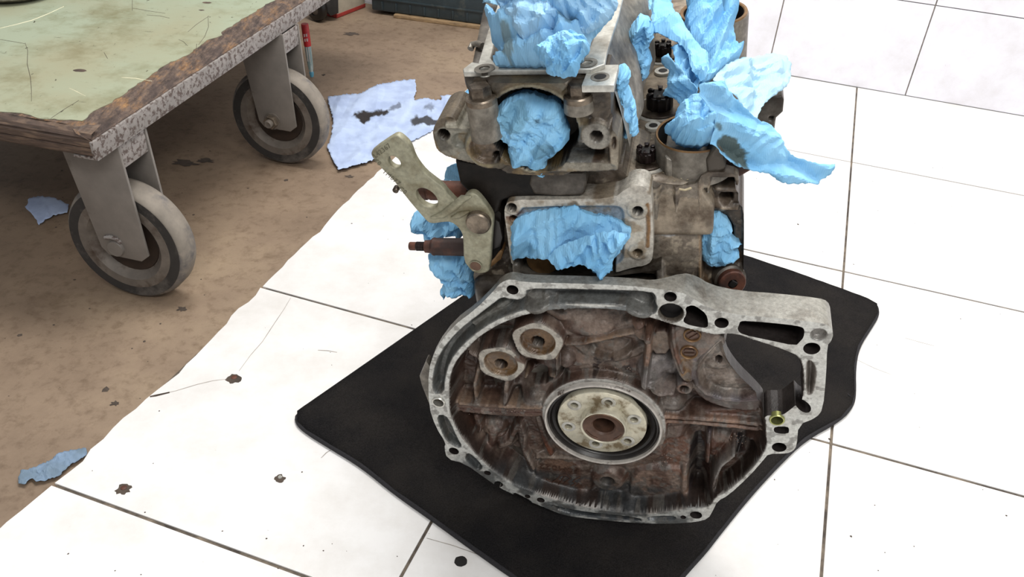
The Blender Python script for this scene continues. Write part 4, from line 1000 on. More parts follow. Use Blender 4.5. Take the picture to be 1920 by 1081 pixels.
# crank parts
c = EP(1131, 790, .012)
lathe('seal_carrier_ring', [(.0588, .012), (.0588, .0060), (.0592, .0050), (.0610, .0048), (.0618, .0060), (.0620, .012)], (c[0], .0, c[2]), (0, 1, 0), M['steel2'], eng, 80, 40)
lathe('rear_seal', [(.0478, .016), (.0484, .011), (.0500, .009), (.0512, .012), (.0540, .011), (.0560, .0075), (.0586, .0085), (.0587, .014)], (c[0], .0, c[2]), (0, 1, 0), M['seal'], eng, 72, 40)
cf = EP(1128, 793, .004)
fl = empty('crankshaft_flange'); fl.parent = eng
holesf = []
for hx, hy in ((1077, 759), (1141, 754), (1189, 786), (1177, 826), (1117, 831), (1066, 799)):
    p = EP(hx, hy, .004); holesf.append((p[0]-cf[0], p[2]-cf[2]))
o = plate('flange_disc', circ((0, 0), .0462, 72), [circ((0, 0), .020, 40)]+[circ(h, .0042, 20) for h in holesf], MF(.004) @ Matrix.Translation((cf[0], cf[2], 0)), .010, M['flange'], fl, .0010)
for h in holesf:
    lathe('bolt_hole', [(.0074, .0037), (.0070, .0034), (.0043, .0034)], (cf[0]+h[0], 0, cf[2]+h[1]), (0, 1, 0), M['machined'], fl, 24)
    lathe('hole_bottom', [(0, .0142), (.0044, .0142)], (cf[0]+h[0], 0, cf[2]+h[1]), (0, 1, 0), M['void'], fl, 16)
ch = EP(1131, 803, -.0075)
lathe('hub_ring', [(.0238, .005), (.0238, -.0065), (.0232, -.0075), (.0220, -.0075), (.0214, -.0068), (.0212, .006)], (ch[0], 0, ch[2]), (0, 1, 0), M['flange'], fl, 56, 40)
lathe('pilot_bore', [(.0216, -.0066), (.0205, -.0060), (.0130, -.0050), (.0112, -.003), (.0105, .012), (.006, .022), (0, .022)], (ch[0], 0, ch[2]), (0, 1, 0), M['bore'], fl, 48, 35)
for a0, a1, rr_ in ((20, 150, .0202), (200, 250, .019), (300, 340, .0195)):
    tube('oil_bead', [(ch[0]+rr_*math.cos(math.radians(t)), -.0066, ch[2]+rr_*math.sin(math.radians(t))) for t in range(a0, a1, 8)], .0005, M['hub'], fl, 6)
# dowel sleeves
for px, r, mt, lab in (((822, 755), .0074, 'steel', None), ((1457, 788), .0073, 'brass', 'yellow-green tinted dowel sleeve')):
    p = EP(*px, -.002)
    s = lathe('dowel_sleeve', [(r, .004), (r, -.0015), (r-.0005, -.0022), (r-.0016, -.0020), (r-.002, .012)], (p[0], 0, p[2]), (0, 1, 0), M[mt], bell, 36)
    if lab: s['label'] = lab
    lathe('sleeve_bottom', [(0, .011), (r-.0016, .011)], (p[0], 0, p[2]), (0, 1, 0), M['tawny'] if not lab else M['brass'], bell, 24)
# slotted plugs
for px, ang in (((1298, 628), .7), ((1292, 660), .05)):
    p = EP(*px, .007); g = empty('slotted_plug'); g.parent = bell; 
    lathe('plug_rim', [(.0082, .0085), (.0082, .0062), (.0076, .0055), (.0068, .0062), (.0066, .0085)], (p[0], 0, p[2]), (0, 1, 0), M['tawny'], bell, 30)
    bpy.data.objects.remove(g)
    lathe('slotted_plug', [(.0066, .0078), (0, .0078)], (p[0], 0, p[2]), (0, 1, 0), M['bore'], bell, 30)
    for s in (-1, 1):
        dv = np.array([math.cos(ang), math.sin(ang)]); nv_ = np.array([-dv[1], dv[0]])
        b_ = [np.array([p[0], p[2]])+dv*(t*.0050)+nv_*s*.0012*k for t, k in ((-1, 1), (1, 1), (.75, 3.2), (-.75, 3.2))]
        prism('plug_half', [(q[0], .0066, q[1]) for q in b_], (0, .0012, 0), M['bore'], bell, .0003)
# cast lettering on the lower panel (it stands upside down)
def letters(txt, px, py, D, size, rot, mat, parent, depth=.0007, name='cast_lettering'):
    cu = bpy.data.curves.new('t', 'FONT'); cu.body = txt; cu.size = size; cu.extrude = depth/2; cu.align_x = 'CENTER'; cu.align_y = 'CENTER'; cu.space_character = 1.15
    t = bpy.data.objects.new('t', cu); COL.objects.link(t); dg = bpy.context.evaluated_depsgraph_get()
    me = bpy.data.meshes.new_from_object(t.evaluated_get(dg)); me.name = name; bpy.data.objects.remove(t); bpy.data.curves.remove(cu)
    p = EP(px, py, D); me.transform(MF(D) @ Matrix.Translation((p[0], p[2], 0)) @ Matrix.Rotation(rot, 4, 'Z')); me.materials.clear()
    return link(name, me, mat, parent)
M['castdark'] = simple('dark_cast_relief', (66, 46, 36), .45, .1, .2, 100, .2)
letters('F0M022', 1048, 878, .0192, .0125, math.pi-.09, M['castdark'], bell)
def squiggle(pts, D, r, mat, parent): tube('cast_mark', [EP(x, y, D) for x, y in pts], r, mat, parent, 6)
squiggle([(1025, 898), (1034, 904), (1042, 900), (1052, 890), (1062, 890), (1070, 896), (1062, 902), (1056, 907)], .0195, .0009, M['castdark'], bell)
squiggle([(1058, 892), (1052, 902), (1046, 908)], .0195, .0008, M['castdark'], bell)
squiggle([(1088, 894), (1080, 897), (1074, 902), (1080, 905), (1072, 910)], .0195, .0008, M['castdark'], bell)
squiggle([(1086, 906), (1078, 911)], .0195, .0008, M['castdark'], bell)

# ------------------------------------------------------------------ cylinder block and head (engine-local)
def LX(px, py, D): return EP(px, py, D)
# lower crankcase behind the bell housing
bm = bmesh.new()
xl, xr = -.098, .104
add_prism(bm, [(xl+.03, .036, .02), (xr-.04, .036, .02), (xr, .036, .10), (xr, .036, .335), (xl, .036, .335), (xl, .036, .10)], np.array([0, .40, 0]))
bevel_bm(bm, .012, 3); bmobj('crankcase', bm, M['alloy_dirty'], eng, True, 40)
for k in range(5):
    prism('crankcase_rib', [(xr-.001, .07+k*.075, .05), (xr+.012, .07+k*.075, .09), (xr+.012, .07+k*.075, .30), (xr-.001, .07+k*.075, .33)], (0, .008, 0), M['alloy_dirty'], eng, .001)
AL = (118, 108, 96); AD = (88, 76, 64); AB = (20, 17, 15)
bo = [(858, 318), (905, 300), (1168, 296), (1168, 322), (1210, 338), (1300, 345), (1320, 322), (1352, 320), (1384, 326), (1386, 340), (1378, 352), (1377, 362), (1384, 376), (1384, 404), (1395, 412), (1395, 470), (1393, 560), (1330, 600), (1200, 606), (900, 620), (893, 545), (886, 505), (905, 492), (935, 480), (932, 440), (922, 400), (905, 378), (864, 348)]
bops = [
 ('noise', .003, 45, 8, {}),
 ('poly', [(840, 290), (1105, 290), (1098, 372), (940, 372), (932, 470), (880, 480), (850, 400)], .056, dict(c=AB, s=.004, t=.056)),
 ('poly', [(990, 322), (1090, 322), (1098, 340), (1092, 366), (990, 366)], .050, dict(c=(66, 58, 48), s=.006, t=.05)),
 ('poly', [(1168, 330), (1225, 338), (1228, 372), (1232, 520), (1312, 530), (1313, 345), (1240, 300), (1160, 300)], .046, dict(c=(124, 113, 100), s=.006, t=.046)),
 ('dome', (1262, 468), .030, .030, .005, dict(c=(132, 120, 106), t=.046)),
 ('rib', [(1268, 350), (1268, 420), (1272, 450), (1310, 466)], .0020, .043, dict(c=(120, 108, 96))),
 ('rib', [(1180, 322), (1215, 332), (1225, 350), (1227, 480)], .005, .041, dict(c=(128, 120, 108))),
 ('disc', (1253, 421), .0112, .0445, dict(c=(236, 236, 236), m=.8, s=.0006)),
 ('ring', (1255, 421), .0026, .0046, .0430, dict(c=(140, 140, 140), m=.8, s=.0006)),
 # right flank with a stuffed port
 ('poly', [(1313, 318), (1400, 318), (1400, 610), (1313, 610)], .068, dict(c=AD, s=.002, t=.060)),
 ('rib', [(1316, 330), (1316, 395)], .0014, .058, dict(c=(158, 132, 100))),
 ('rib', [(1331, 330), (1331, 395)], .0016, .060, dict(c=(150, 132, 108))),
 ('poly', [(1318, 335), (1329, 335), (1329, 395), (1318, 395)], .064, dict(c=(96, 74, 58), s=.001)),
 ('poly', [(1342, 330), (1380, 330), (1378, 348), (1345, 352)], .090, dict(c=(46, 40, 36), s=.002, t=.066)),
 ('disc', (1362, 370), .0062, .085, dict(c=(40, 32, 28), s=.0015, t=.066)),
 ('rib', [(1345, 356), (1380, 358)], .003, .060, dict(c=(112, 98, 84))),
 ('dome', (1352, 384), .010, .008, .006, dict(c=(120, 106, 92), t=.066)),
 ('rib', [(1352, 392), (1382, 394)], .0012, .060, dict(c=(176, 160, 140))),
 ('rib', [(1312, 340), (1313, 528)], .0014, .044, dict(c=(150, 124, 96))),
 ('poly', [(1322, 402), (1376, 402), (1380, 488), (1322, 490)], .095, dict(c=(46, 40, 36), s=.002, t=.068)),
 ('poly', [(1313, 498), (1330, 520), (1345, 548), (1335, 570), (1313, 550)], .062, dict(c=(128, 106, 84), s=.003, t=.062)),
 ('poly', [(1345, 520), (1360, 512), (1392, 508), (1392, 560), (1355, 556)], .062, dict(c=(110, 98, 84), s=.004, t=.062)),
 # recess between cover plate and bell housing
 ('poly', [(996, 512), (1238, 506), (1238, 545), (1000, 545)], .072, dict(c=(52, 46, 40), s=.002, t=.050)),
 ('rib', [(966, 500), (967, 525)], .0050, .030, dict(c=(160, 156, 148), m=.3)),
 ('rib', [(1236, 500), (1238, 540)], .0040, .036, dict(c=(140, 132, 122))),
 ('poly', [(888, 500), (955, 505), (955, 540), (920, 560), (893, 560)], .050, dict(c=(104, 90, 74), s=.004, t=.050)),
 ('stain', 40, .48, .62, 12, dict(c=(60, 50, 40), f=.7)),
 ('stain', 130, .60, .66, 19, dict(c=(196, 182, 160), f=.5)),
 ('stain', 60, .56, .66, 23, dict(c=(150, 140, 126), f=.5)),
]
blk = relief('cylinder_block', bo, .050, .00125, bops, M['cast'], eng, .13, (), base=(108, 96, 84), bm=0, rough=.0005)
# solid behind the relief
bm = bmesh.new()
add_prism(bm, [(-.075, .125, .30), (.108, .125, .30), (.118, .125, .36), (.118, .125, .415), (.105, .125, .440), (-.070, .125, .455)], np.array([0, .31, 0]))
bevel_bm(bm, .006, 2); bmobj('block_body', bm, M['alloy_dirty'], eng, True, 40)
# --- cover plate with a stuffed window
cp = [(949, 380), (960, 374), (1040, 374), (1150, 372), (1176, 352), (1192, 347), (1210, 350), (1221, 362), (1224, 400), (1225, 470), (1222, 490), (1208, 498), (1190, 500), (1150, 512), (1080, 514), (1010, 512), (960, 500), (955, 470), (950, 430), (945, 400)]
cpo = [
 ('poly', [(972, 389), (985, 384), (1150, 381), (1168, 385), (1172, 400), (1172, 470), (1168, 486), (1150, 494), (1000, 496), (976, 490), (972, 470), (970, 410)], .029, dict(c=(168, 178, 186), m=.5, s=.0012)),
 ('poly', [(980, 395), (990, 391), (1150, 389), (1162, 393), (1164, 410), (1164, 470), (1158, 482), (1140, 487), (1004, 489), (984, 482), (980, 460)], .070, dict(c=(120, 112, 100), m=.2, s=.0014)),
 ('poly', [(1188, 414), (1207, 414), (1206, 462), (1189, 462)], .0262, dict(c=(206, 200, 186), m=.8, s=.0006)),
 ('rib', [(1214, 384), (1216, 430), (1214, 462)], .0018, .0252, dict(c=(140, 104, 64), m=0)),
 ('ring', (1196, 394), .0046, .0088, .0248, dict(c=(190, 184, 170), m=.7, s=.0008)), ('disc', (1196, 394), .0044, .045, dict(c=(90, 88, 86), m=.5, s=.0008, t=.026)),
 ('ring', (1196, 473), .0044, .0078, .0248, dict(c=(190, 184, 170), m=.7, s=.0008)), ('disc', (1196, 473), .0042, .045, dict(c=(90, 88, 86), m=.5, s=.0008, t=.026)),
 ('ring', (960, 388), .0046, .0080, .0248, dict(c=(186, 178, 164), m=.7, s=.0008)), ('disc', (960, 388), .0044, .042, dict(c=(100, 96, 90), m=.5, s=.0008, t=.026)),
 ('disc', (963, 410), .0036, .045, dict(c=(46, 30, 22), m=0, s=.0008, t=.026)),
 ('stain', 110, .50, .58, 5, dict(c=(112, 74, 48), poly=[(940, 395), (980, 395), (980, 430), (940, 440)], pd=.026, keep=0, f=.9, ps=.003)),
 ('stain', 70, .56, .66, 6, dict(c=(140, 120, 92), keep=0, f=.7)),
]
cov = relief('cover_plate', cp, .026, .0010, cpo, M['cast'], eng, .052, (), base=(204, 198, 186), bm=.65, rough=.0002)
cov['label'] = 'bright rectangular port flange stuffed with blue paper'
p = EP(1015, 483, .032)
lathe('round_plug', [(0, .0), (.010, .0), (.013, .001), (.0150, .001), (.016, .004)], (EP(1018, 486, .040)[0], .036, EP(1018, 486, .040)[2]), (0, 1, 0), M['tawny'], cov, 36)
prism('gasket_edge', [EP(x, y, .034) for x, y in [(952, 500), (1010, 515), (1100, 518), (1190, 504), (1222, 496), (1240, 490), (1240, 505), (1200, 512), (1100, 524), (1005, 522), (956, 512)]][::-1], (0, .02, 0), M['alloy_dirty'], eng, .001)
# --- head deck with bolts
ZD = .448
bm = bmesh.new()
add_prism(bm, [(.028, .036, .395), (.132, .040, .395), (.132, .040, .425), (.118, .046, ZD-.004), (.105, .052, ZD), (.050, .052, ZD), (.028, .046, ZD-.004)], np.array([0, .40, 0]))
bevel_bm(bm, .006, 3, 15); bmobj('head_deck', bm, M['deck'], eng, True, 50)
rg = random.Random(2)
def head_bolt(px, py, r=.0105, wr=.0155, h=.014, z=ZD, mat='darkbolt'):
    c = EPz(px, py, z); g = empty('head_bolt'); g.parent = eng; g.location = Vector(c)
    lathe('washer', [(0, .003), (wr-.001, .003), (wr, .002), (wr, -.001)], (0, 0, 0), (0, 0, 1), M['bolt'], g, 36)
    lathe('washer_seat', [(wr+.0005, .0012), (wr+.004, .0008), (wr+.0045, -.001)], (0, 0, 0), (0, 0, 1), M['cast2'], g, 36)
    bmx = bmesh.new(); n = 24
    out = [((r*(1-.13*(k % 2)))*math.cos(2*math.pi*k/n), (r*(1-.13*(k % 2)))*math.sin(2*math.pi*k/n), .003) for k in range(n)]
    add_prism(bmx, out, np.array([0, 0, h-.003])); bevel_bm(bmx, .0006, 1); bmobj('bolt_head', bmx, M[mat], g, True, 30)
    lathe('socket', [(r*.70, h+.0006), (r*.55, h+.0004), (r*.5, h-.004+.0046), (0, h+.0002)], (0, 0, 0), (0, 0, 1), M['void'], g, 6)
    for k in range(6):
        t = 2*math.pi*(k+.5)/6; a = np.array([math.cos(t), math.sin(t), 0]); b = np.array([-a[1], a[0], 0])
        prism('bolt_tooth', [a*r*.52+b*.0014+QZ*h, a*r*.52-b*.0014+QZ*h, a*r*.92-b*.0024+QZ*h, a*r*.92+b*.0024+QZ*h], (0, 0, .0032), M[mat], g, .0003)
    return g
M['cast2'] = M['machined']
M['boltblack'] = simple('oil_soaked_black_steel', (20, 13, 14), .28, .4, .2, 150, .2)
head_bolt(1212, 304, .0092, .0165, .012)
head_bolt(1237, 205, .0130, .0215, .016, mat='boltblack')
head_bolt(1243, 106, .0095, .0165, .013, mat='boltblack')
# old grease and swarf around the bolts, lone bolts and hollow dowels on the deck
for px, py, r in ((1225, 240, .0075), (1243, 137, .0085)):
    c = EPz(px, py, ZD); lathe('hollow_dowel', [(r, 0), (r, .003), (r*.55, .003), (r*.5, -.002), (0, -.002)], c, (0, 0, 1), M['machined'], eng, 26)
    lathe('dowel_hole', [(r*.52, .0032), (0, .0031)], c, (0, 0, 1), M['void'], eng, 20)
v = []; f = []
for _ in range(420):
    t = rg.random(); px = rg.uniform(1165, 1300); py = rg.uniform(60, 345); c = EPz(px, py, ZD+.0004)
    if not (.03 < c[0] < .125 and .045 < c[1]): continue
    s = rg.uniform(.0004, .0014); k = len(v); a = rg.random()*6
    v += [c+np.array([s*math.cos(a+q), s*math.sin(a+q)*.6, rg.uniform(0, .0012)]) for q in (0, 2.1, 4.2)]; f.append((k, k+1, k+2))
M['crumb'] = simple('sealant_crumbs', (150, 138, 112), .7, 0, .25, 80, .2)
tag(mesh('grime_crumbs', v, f, M['crumb'], eng), kind='stuff')
tube('wood_sliver', [EPz(1273, 354, ZD+.004), EPz(1284, 356, ZD+.0035), EPz(1296, 352, ZD+.004)], .0010, M['crumb'], eng, 6)
# rising step between head deck and the cam carrier
bm = bmesh.new()
add_prism(bm, [(.030, .075, ZD-.02), (.060, .075, ZD-.02), (.052, .085, ZD+.05), (.034, .085, ZD+.08)], np.array([0, .36, 0])); bevel_bm(bm, .004, 2)
bmobj('carrier_flank', bm, M['alloy'], eng, True, 45)
for py, h in ((236, .030), (115, .030)):
    c = EPz(1152 if py > 200 else 1176, py, .478)
    lathe('bolt_boss', [(.0125, -.035), (.0125, -.002), (.0115, 0), (0, 0)], c, (0, 0, 1), M['alloy'], eng, 28)
    lathe('bolt_washer', [(.0108, 0), (.0108, .002), (0, .002)], c, (0, 0, 1), M['bolt'], eng, 28)
    lathe('hex_bolt', [(.0082, .002), (.0082, .0075), (.0072, .0085), (0, .0085)], c, (0, 0, 1), M['bolt'], eng, 6, 20)
# --- cam carrier front
co_ = [(884, 152), (892, 146), (1000, 147), (1060, 147), (1095, 146), (1147, 152), (1147, 222), (1158, 236), (1163, 246), (1162, 300), (1158, 320), (1040, 321), (1000, 321), (960, 318), (925, 312), (890, 305), (857, 296), (838, 290), (822, 280), (815, 262), (812, 240), (822, 224), (842, 217), (858, 226), (864, 235), (884, 235)]
rc = (998, 244)
cao = [
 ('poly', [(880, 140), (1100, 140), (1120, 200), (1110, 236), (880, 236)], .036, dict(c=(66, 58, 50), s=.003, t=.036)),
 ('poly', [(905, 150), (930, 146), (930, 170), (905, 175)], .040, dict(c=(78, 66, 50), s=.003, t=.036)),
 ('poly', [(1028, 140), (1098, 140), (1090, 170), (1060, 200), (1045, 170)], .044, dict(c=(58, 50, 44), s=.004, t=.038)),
 ('disc', (901, 205), .0135, .020, dict(c=(104, 92, 78), s=.005, ax=.8)),
 ('rib', [(888, 190), (888, 240)], .010, .020, dict(c=(96, 84, 70), **{'in': .3})),
 ('poly', [(1100, 150), (1148, 150), (1146, 222), (1110, 232)], .010, dict(c=(96, 86, 74), s=.0015, t=.010)),
 ('rib', [(1085, 180), (1085, 225)], .009, .018, dict(c=(100, 88, 74), **{'in': .3})),
 ('ring', rc, .0375, .0475, .010, dict(c=(112, 98, 74), m=.1, s=.0016)),
 ('ring', rc, .0370, .0402, .0085, dict(c=(150, 142, 118), m=.4, s=.0008)),
 ('ring', rc, .0430, .0490, .008, dict(c=(124, 116, 100), m=.2, s=.002, ang=(50, 130))),
 # ears
 ('poly', [(812, 236), (884, 236), (905, 250), (905, 300), (880, 304), (838, 292), (818, 280)], .014, dict(c=(150, 146, 132), m=.3, s=.002, t=.014)),
 ('poly', [(845, 249), (884, 247), (876, 280), (848, 276)], .017, dict(c=(136, 134, 122), m=.3, s=.002, t=.014)),
 ('rib', [(838, 238), (884, 238)], .0025, .010, dict(c=(164, 158, 142))),
 ('disc', (913, 280), .0180, .008, dict(c=(150, 138, 108), m=.2, s=.0015)), ('disc', (930, 298), .0090, .008, dict(c=(150, 138, 108), m=.2, s=.0015)),
 ('disc', (910, 279), .0135, .014, dict(c=(128, 110, 92), m=.1, s=.0012, t=.010)), ('disc', (930, 298), .0036, .030, dict(c=(40, 32, 28), s=.0006, t=.008)),
 ('disc', (832, 252), .0052, .030, dict(c=(74, 66, 60), s=.0008, t=.014)),
 ('poly', [(1068, 240), (1090, 232), (1128, 222), (1144, 236), (1140, 268), (1128, 275), (1070, 276)], .010, dict(c=(124, 116, 100), s=.002, t=.010)),
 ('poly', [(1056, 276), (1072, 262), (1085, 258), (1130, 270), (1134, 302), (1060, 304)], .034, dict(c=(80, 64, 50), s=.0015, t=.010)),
 ('dome', (1089, 270), .013, .013, .014, dict(c=(112, 110, 104), t=.02)),
 ('disc', (1118, 256), .0120, .006, dict(c=(158, 154, 144), m=.4, s=.0014)), ('disc', (1118, 256), .0052, .024, dict(c=(112, 104, 96), m=.3, s=.0008, t=.006)),
 ('poly', [(1144, 240), (1162, 244), (1160, 318), (1150, 320), (1143, 300)], .004, dict(c=(164, 154, 136), m=.3, s=.0014, t=.004)),
 ('poly', [(1147, 256), (1156, 257), (1155, 280), (1147, 278)], .010, dict(c=(96, 82, 68), s=.001, t=.004)),
 ('poly', [(1005, 304), (1145, 304), (1158, 308), (1157, 321), (1000, 321)], .006, dict(c=(146, 140, 126), m=.3, s=.0016, t=.006)),
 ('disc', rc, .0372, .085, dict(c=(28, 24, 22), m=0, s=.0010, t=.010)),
 ('stain', 55, .50, .60, 41, dict(c=(52, 44, 36), f=.75, keep=.5)),
 ('stain', 110, .52, .62, 43, dict(c=(132, 108, 66), f=.6, keep=.3, poly=[(800, 230), (960, 230), (1100, 330), (800, 330)], pd=.01)),
]
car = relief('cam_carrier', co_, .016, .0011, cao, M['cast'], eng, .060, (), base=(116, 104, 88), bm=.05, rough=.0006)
# body and top flange of the cam carrier
ZC = EP(1000, 137, .016)[2]
bm = bmesh.new(); add_prism(bm, [EP(x, y, .058)*np.array([1, 0, 1])+np.array([0, .050, 0]) for x, y in [(884, 118), (884, 298), (1100, 300), (1146, 280), (1146, 118)]], np.array([0, .36, 0]))
bmx = bm; bevel_bm(bmx, .004, 2)
bmesh.ops.translate(bmx, verts=bmx.verts[:], vec=(0, 0, -.016)); cb = bmobj('carrier_body', bmx, M['alloy_dirty'], eng, True, 40)
top = lambda pts: [(EPz(x, y, ZC)[0], EPz(x, y, ZC)[1]) for x, y in pts]
outer_t = top([(868, 131), (885, 118), (897, 120), (906, 90), (914, 62), (930, 20), (955, -60), (975, -120), (1185, -140), (1172, -20), (1160, 30), (1150, 60), (1138, 100), (1134, 122), (1108, 131), (1085, 131), (1060, 133), (1010, 133), (930, 134), (892, 137), (870, 137)])
inner_t = top([(930, 124), (1000, 125), (1080, 123), (1092, 118), (1104, 96), (1122, 50), (1138, 0), (1152, -90), (1000, -85), (965, -20), (945, 30), (928, 75), (920, 110)])
Mt = Matrix.Translation((0, 0, ZC+.001))
ho = [circ(top([p])[0], r, 20) for p, r in (((909, 132), .0042), ((1101, 121), .0042))]
tf = plate('top_flange', outer_t, [inner_t]+ho, Mt, .0045, M['machined'], eng, .0010)
tf['label'] = 'machined rectangular top flange round the stuffed opening'
for p in ((909, 132), (1101, 121)):
    q = top([p])[0]; lathe('bolt_hole', [(.0082, .0012), (.0044, .0014), (.0042, -.006), (0, -.006)], (q[0], q[1], ZC+.0006), (0, 0, 1), M['alloy'], tf, 22)
q = EPz(1125, 148, ZC-.004)
prism('machined_pad', [np.array([q[0]+a, q[1]+b, ZC-.009]) for a, b in ((-.0125, -.012), (.012, -.012), (.012, .022), (-.011, .022))], (0, 0, .006), M['machined'], eng, .001)
prism('pad_fin', [EP(x, y, .014) for x, y in [(1104, 158), (1146, 158), (1146, 218), (1128, 224), (1112, 232), (1106, 200)]][::-1], (0, .03, 0), M['alloy_dirty'], eng, .002)
lathe('pad_hole', [(.0072, .0004), (.0048, .0006), (.0046, .0)], (q[0], q[1]+.001, ZC-.003), (0, 0, 1), M['alloy'], eng, 22)
lathe('pad_hole', [(.0046, .0005), (0, .0005)], (q[0], q[1]+.001, ZC-.003), (0, 0, 1), M['void'], eng, 22)
prism('flange_lug', [EPz(x, y, ZC-.006) for x, y in [(868, 131), (884, 120), (900, 122), (896, 144), (872, 143)]], (0, 0, -.012), M['alloy_dirty'], eng, .0015)
tube('small_hose_clip', [EPz(882, 92, ZC-.02), EPz(886, 84, ZC-.018), EPz(896, 82, ZC-.016), EPz(905, 86, ZC-.016)], .003, M['alloy'], eng, 8)
for px, py, D, s in ((902, 184, .007, 1.0), (1084, 180, .011, .92)):
    c = EP(px, py, D)
    lathe('bolt_boss', [(.0130*s, -.034 if px < 950 else -.012), (.0124*s, -.004), (.0120*s, -.001)], c, (0, 0, 1), M['alloy'], eng, 30)
    lathe('hex_flange', [(.0125*s, -.003), (.0125*s, .001), (.0115*s, .0022), (0, .0022)], c, (0, 0, 1), M['bolt'], eng, 30)
    lathe('hex_bolt', [(.0092*s, .002), (.0092*s, .0100), (.0080*s, .0113), (0, .0113)], c, (0, 0, 1), M['bolt'], eng, 6, 20)
tube('yellow_mark', [EP(918, 168, .012), EP(924, 169, .011), (EP(934, 164, .012))], .0011, simple('yellow_paint_mark', (170, 160, 60), .6), eng, 6)
letters('3752', 988, 152, .0335, .009, .05, M['alloy'], car)
# left rails of the head running back
prism('side_rail', [EPz(x, y, ZC-.02) for x, y in [(884, 122), (897, 120), (930, 20), (950, -60), (930, -60), (905, 20)]], (0, 0, -.05), M['alloy_dirty'], eng, .002)
# polished curved flank beside the cam cover
bm = bmesh.new(); v = []; f = []
n = 26
for i in range(n+1):
    y = .035+.33*i/n
    for j in range(9):
        t = j/8; x = .0405+.024*t+.004*math.sin(t*3.1)+.0025*math.sin(y*60+t*2); z = ZC-.004-.075*t+.004*math.sin(t*6+y*25)
        v.append((x+.02*(y-.035), y, z))
    if i:
        for j in range(8): a = (i-1)*9+j; f.append((a, a+1, a+10, a+9))
mesh('cast_flank', v, f, M['alloy'], eng, True)
# --- upright intake bores on the right
def bore(name, c, r, ri, h, mat='alloy', rim='tawny'):
    g = empty(name); g.parent = eng; g.location = Vector(tuple(map(float, c)))
    lathe('bore_wall', [(r, -h), (r, -.003), (r-.001, -.001)], (0, 0, 0), (0, 0, 1), M[mat], g, 48)
    lathe('bore_rim', [(r-.001, -.001), (r-.0015, .0005), (ri+.001, .0005), (ri, -.0005)], (0, 0, 0), (0, 0, 1), M[rim], g, 48)
    lathe('bore_inside', [(ri, -.0005), (ri-.001, -.02), (0, -.022)], (0, 0, 0), (0, 0, 1), M['void'], g, 48)
    return g
bore('intake_bore', EPz(1303, 247, .474), .0345, .0315, .034)
bore('intake_bore', EPz(1338, 22, .485), .036, .031, .06)
prism('bore_web', [EP(x, y, .055) for x, y in [(1246, 292), (1262, 299), (1300, 306), (1325, 310), (1330, 345), (1300, 352), (1262, 350), (1246, 330)]][::-1], (0, .04, 0), M['alloy'], eng, .004, 3)
prism('cast_pad', [EP(x, y, .052) for x, y in [(1298, 318), (1304, 310), (1322, 310), (1330, 322), (1330, 365), (1312, 372), (1297, 372)]][::-1], (0, .012, 0), M['alloy'], eng, .003, 3)
prism('cast_shoulder', [EP(x, y, .050) for x, y in [(1322, 300), (1345, 268), (1360, 290), (1362, 318), (1345, 330), (1326, 330)]][::-1], (0, .05, 0), M['alloy'], eng, .005, 3)
prism('flange_step', [EP(x, y, .062) for x, y in [(1340, 322), (1362, 300), (1408, 300), (1412, 318), (1388, 332), (1345, 334)]][::-1], (0, .05, 0), M['rust'], eng, .003, 3)
prism('head_side', [(.125, .12, .37), (.125, .12, .42), (.118, .12, .44), (.10, .12, .44), (.10, .12, .37)], (0, .30, 0), M['alloy_dirty'], eng, .006, 3)
e = [EP(x, y, .19) for x, y in [(1400, 195), (1440, 182), (1466, 180), (1470, 188), (1468, 210), (1455, 222), (1452, 245), (1430, 262), (1400, 262)]]
lug = plate('mounting_lug', [(p[0], p[2]) for p in e], [circ(EP(1446, 222, .19)[[0, 2]], .0022, 14)], MF(.19), .022, M['alloy_dirty'], eng, .002)
prism('head_side', [(.110, .17, .40), (.150, .17, .40), (.150, .17, .45), (.110, .17, .46)], (0, .05, 0), M['alloy_dirty'], eng, .006, 3)
# square-drive plug on the lower right flank
c = EP(1374, 532, .052)
pg = empty('square_drive_plug'); pg.parent = eng
lathe('plug_washer', [(.0128, .014), (.0128, .001), (.0118, 0), (.0045, 0)], c, (-.30, 1, -.18), M['rust'], pg, 36)
prism('square_socket', [c+np.array([a, -.0009, b]) for a, b in ((-.0042, -.0012), (-.0006, .0046), (.0044, .0012), (.0006, -.0044))], (0, .002, 0), M['void'], pg, .0002)
lathe('plug_boss', [(.0155, .020), (.0150, .008), (.012, .006)], c, (-.30, 1, -.18), M['alloy_dirty'], pg, 36)
# --- lifting bracket on the left
bk = [(699, 298), (695, 290), (697, 283), (735, 257), (744, 254), (752, 258), (766, 271), (771, 282), (776, 297), (784, 310), (797, 326), (815, 340), (830, 351), (838, 362), (848, 373), (857, 382), (865, 378), (873, 366), (882, 362), (892, 364), (902, 374), (911, 386), (922, 402), (925, 412), (922, 445), (919, 504), (914, 511), (900, 514), (887, 511), (880, 504), (869, 490), (868, 450), (866, 438), (858, 426), (846, 417), (832, 417), (813, 420), (803, 418), (796, 411), (772, 384), (750, 356), (736, 337), (716, 318)]
BD = .018
brk = empty('lifting_bracket'); brk.parent = eng
kq = chaikin([EP(x, y, BD)[[0, 2]] for x, y in bk], 1)
h1 = EP(739, 305, BD)[[0, 2]]; h2 = EP(800, 372, BD)[[0, 2]]
bp = plate('bracket_plate', kq, [circ(h1, .0052, 24, 1, 1.25, .45), circ(h2, .0098, 32, .85, 1.15, .6)], MF(BD), .0085, M['bracket'], brk, .0018, 3)
c = EP(898, 414, BD)
lathe('bracket_bolt', [(0, -.0062), (.0100, -.0058), (.0112, -.0045), (.0116, 0)], (c[0], BD, c[2]), (0, 1, 0), M['bolt'], brk, 36)
lathe('bolt_shank', [(.006, .0), (.006, .035)], (c[0], BD, c[2]), (0, 1, 0), M['bolt'], brk, 16)
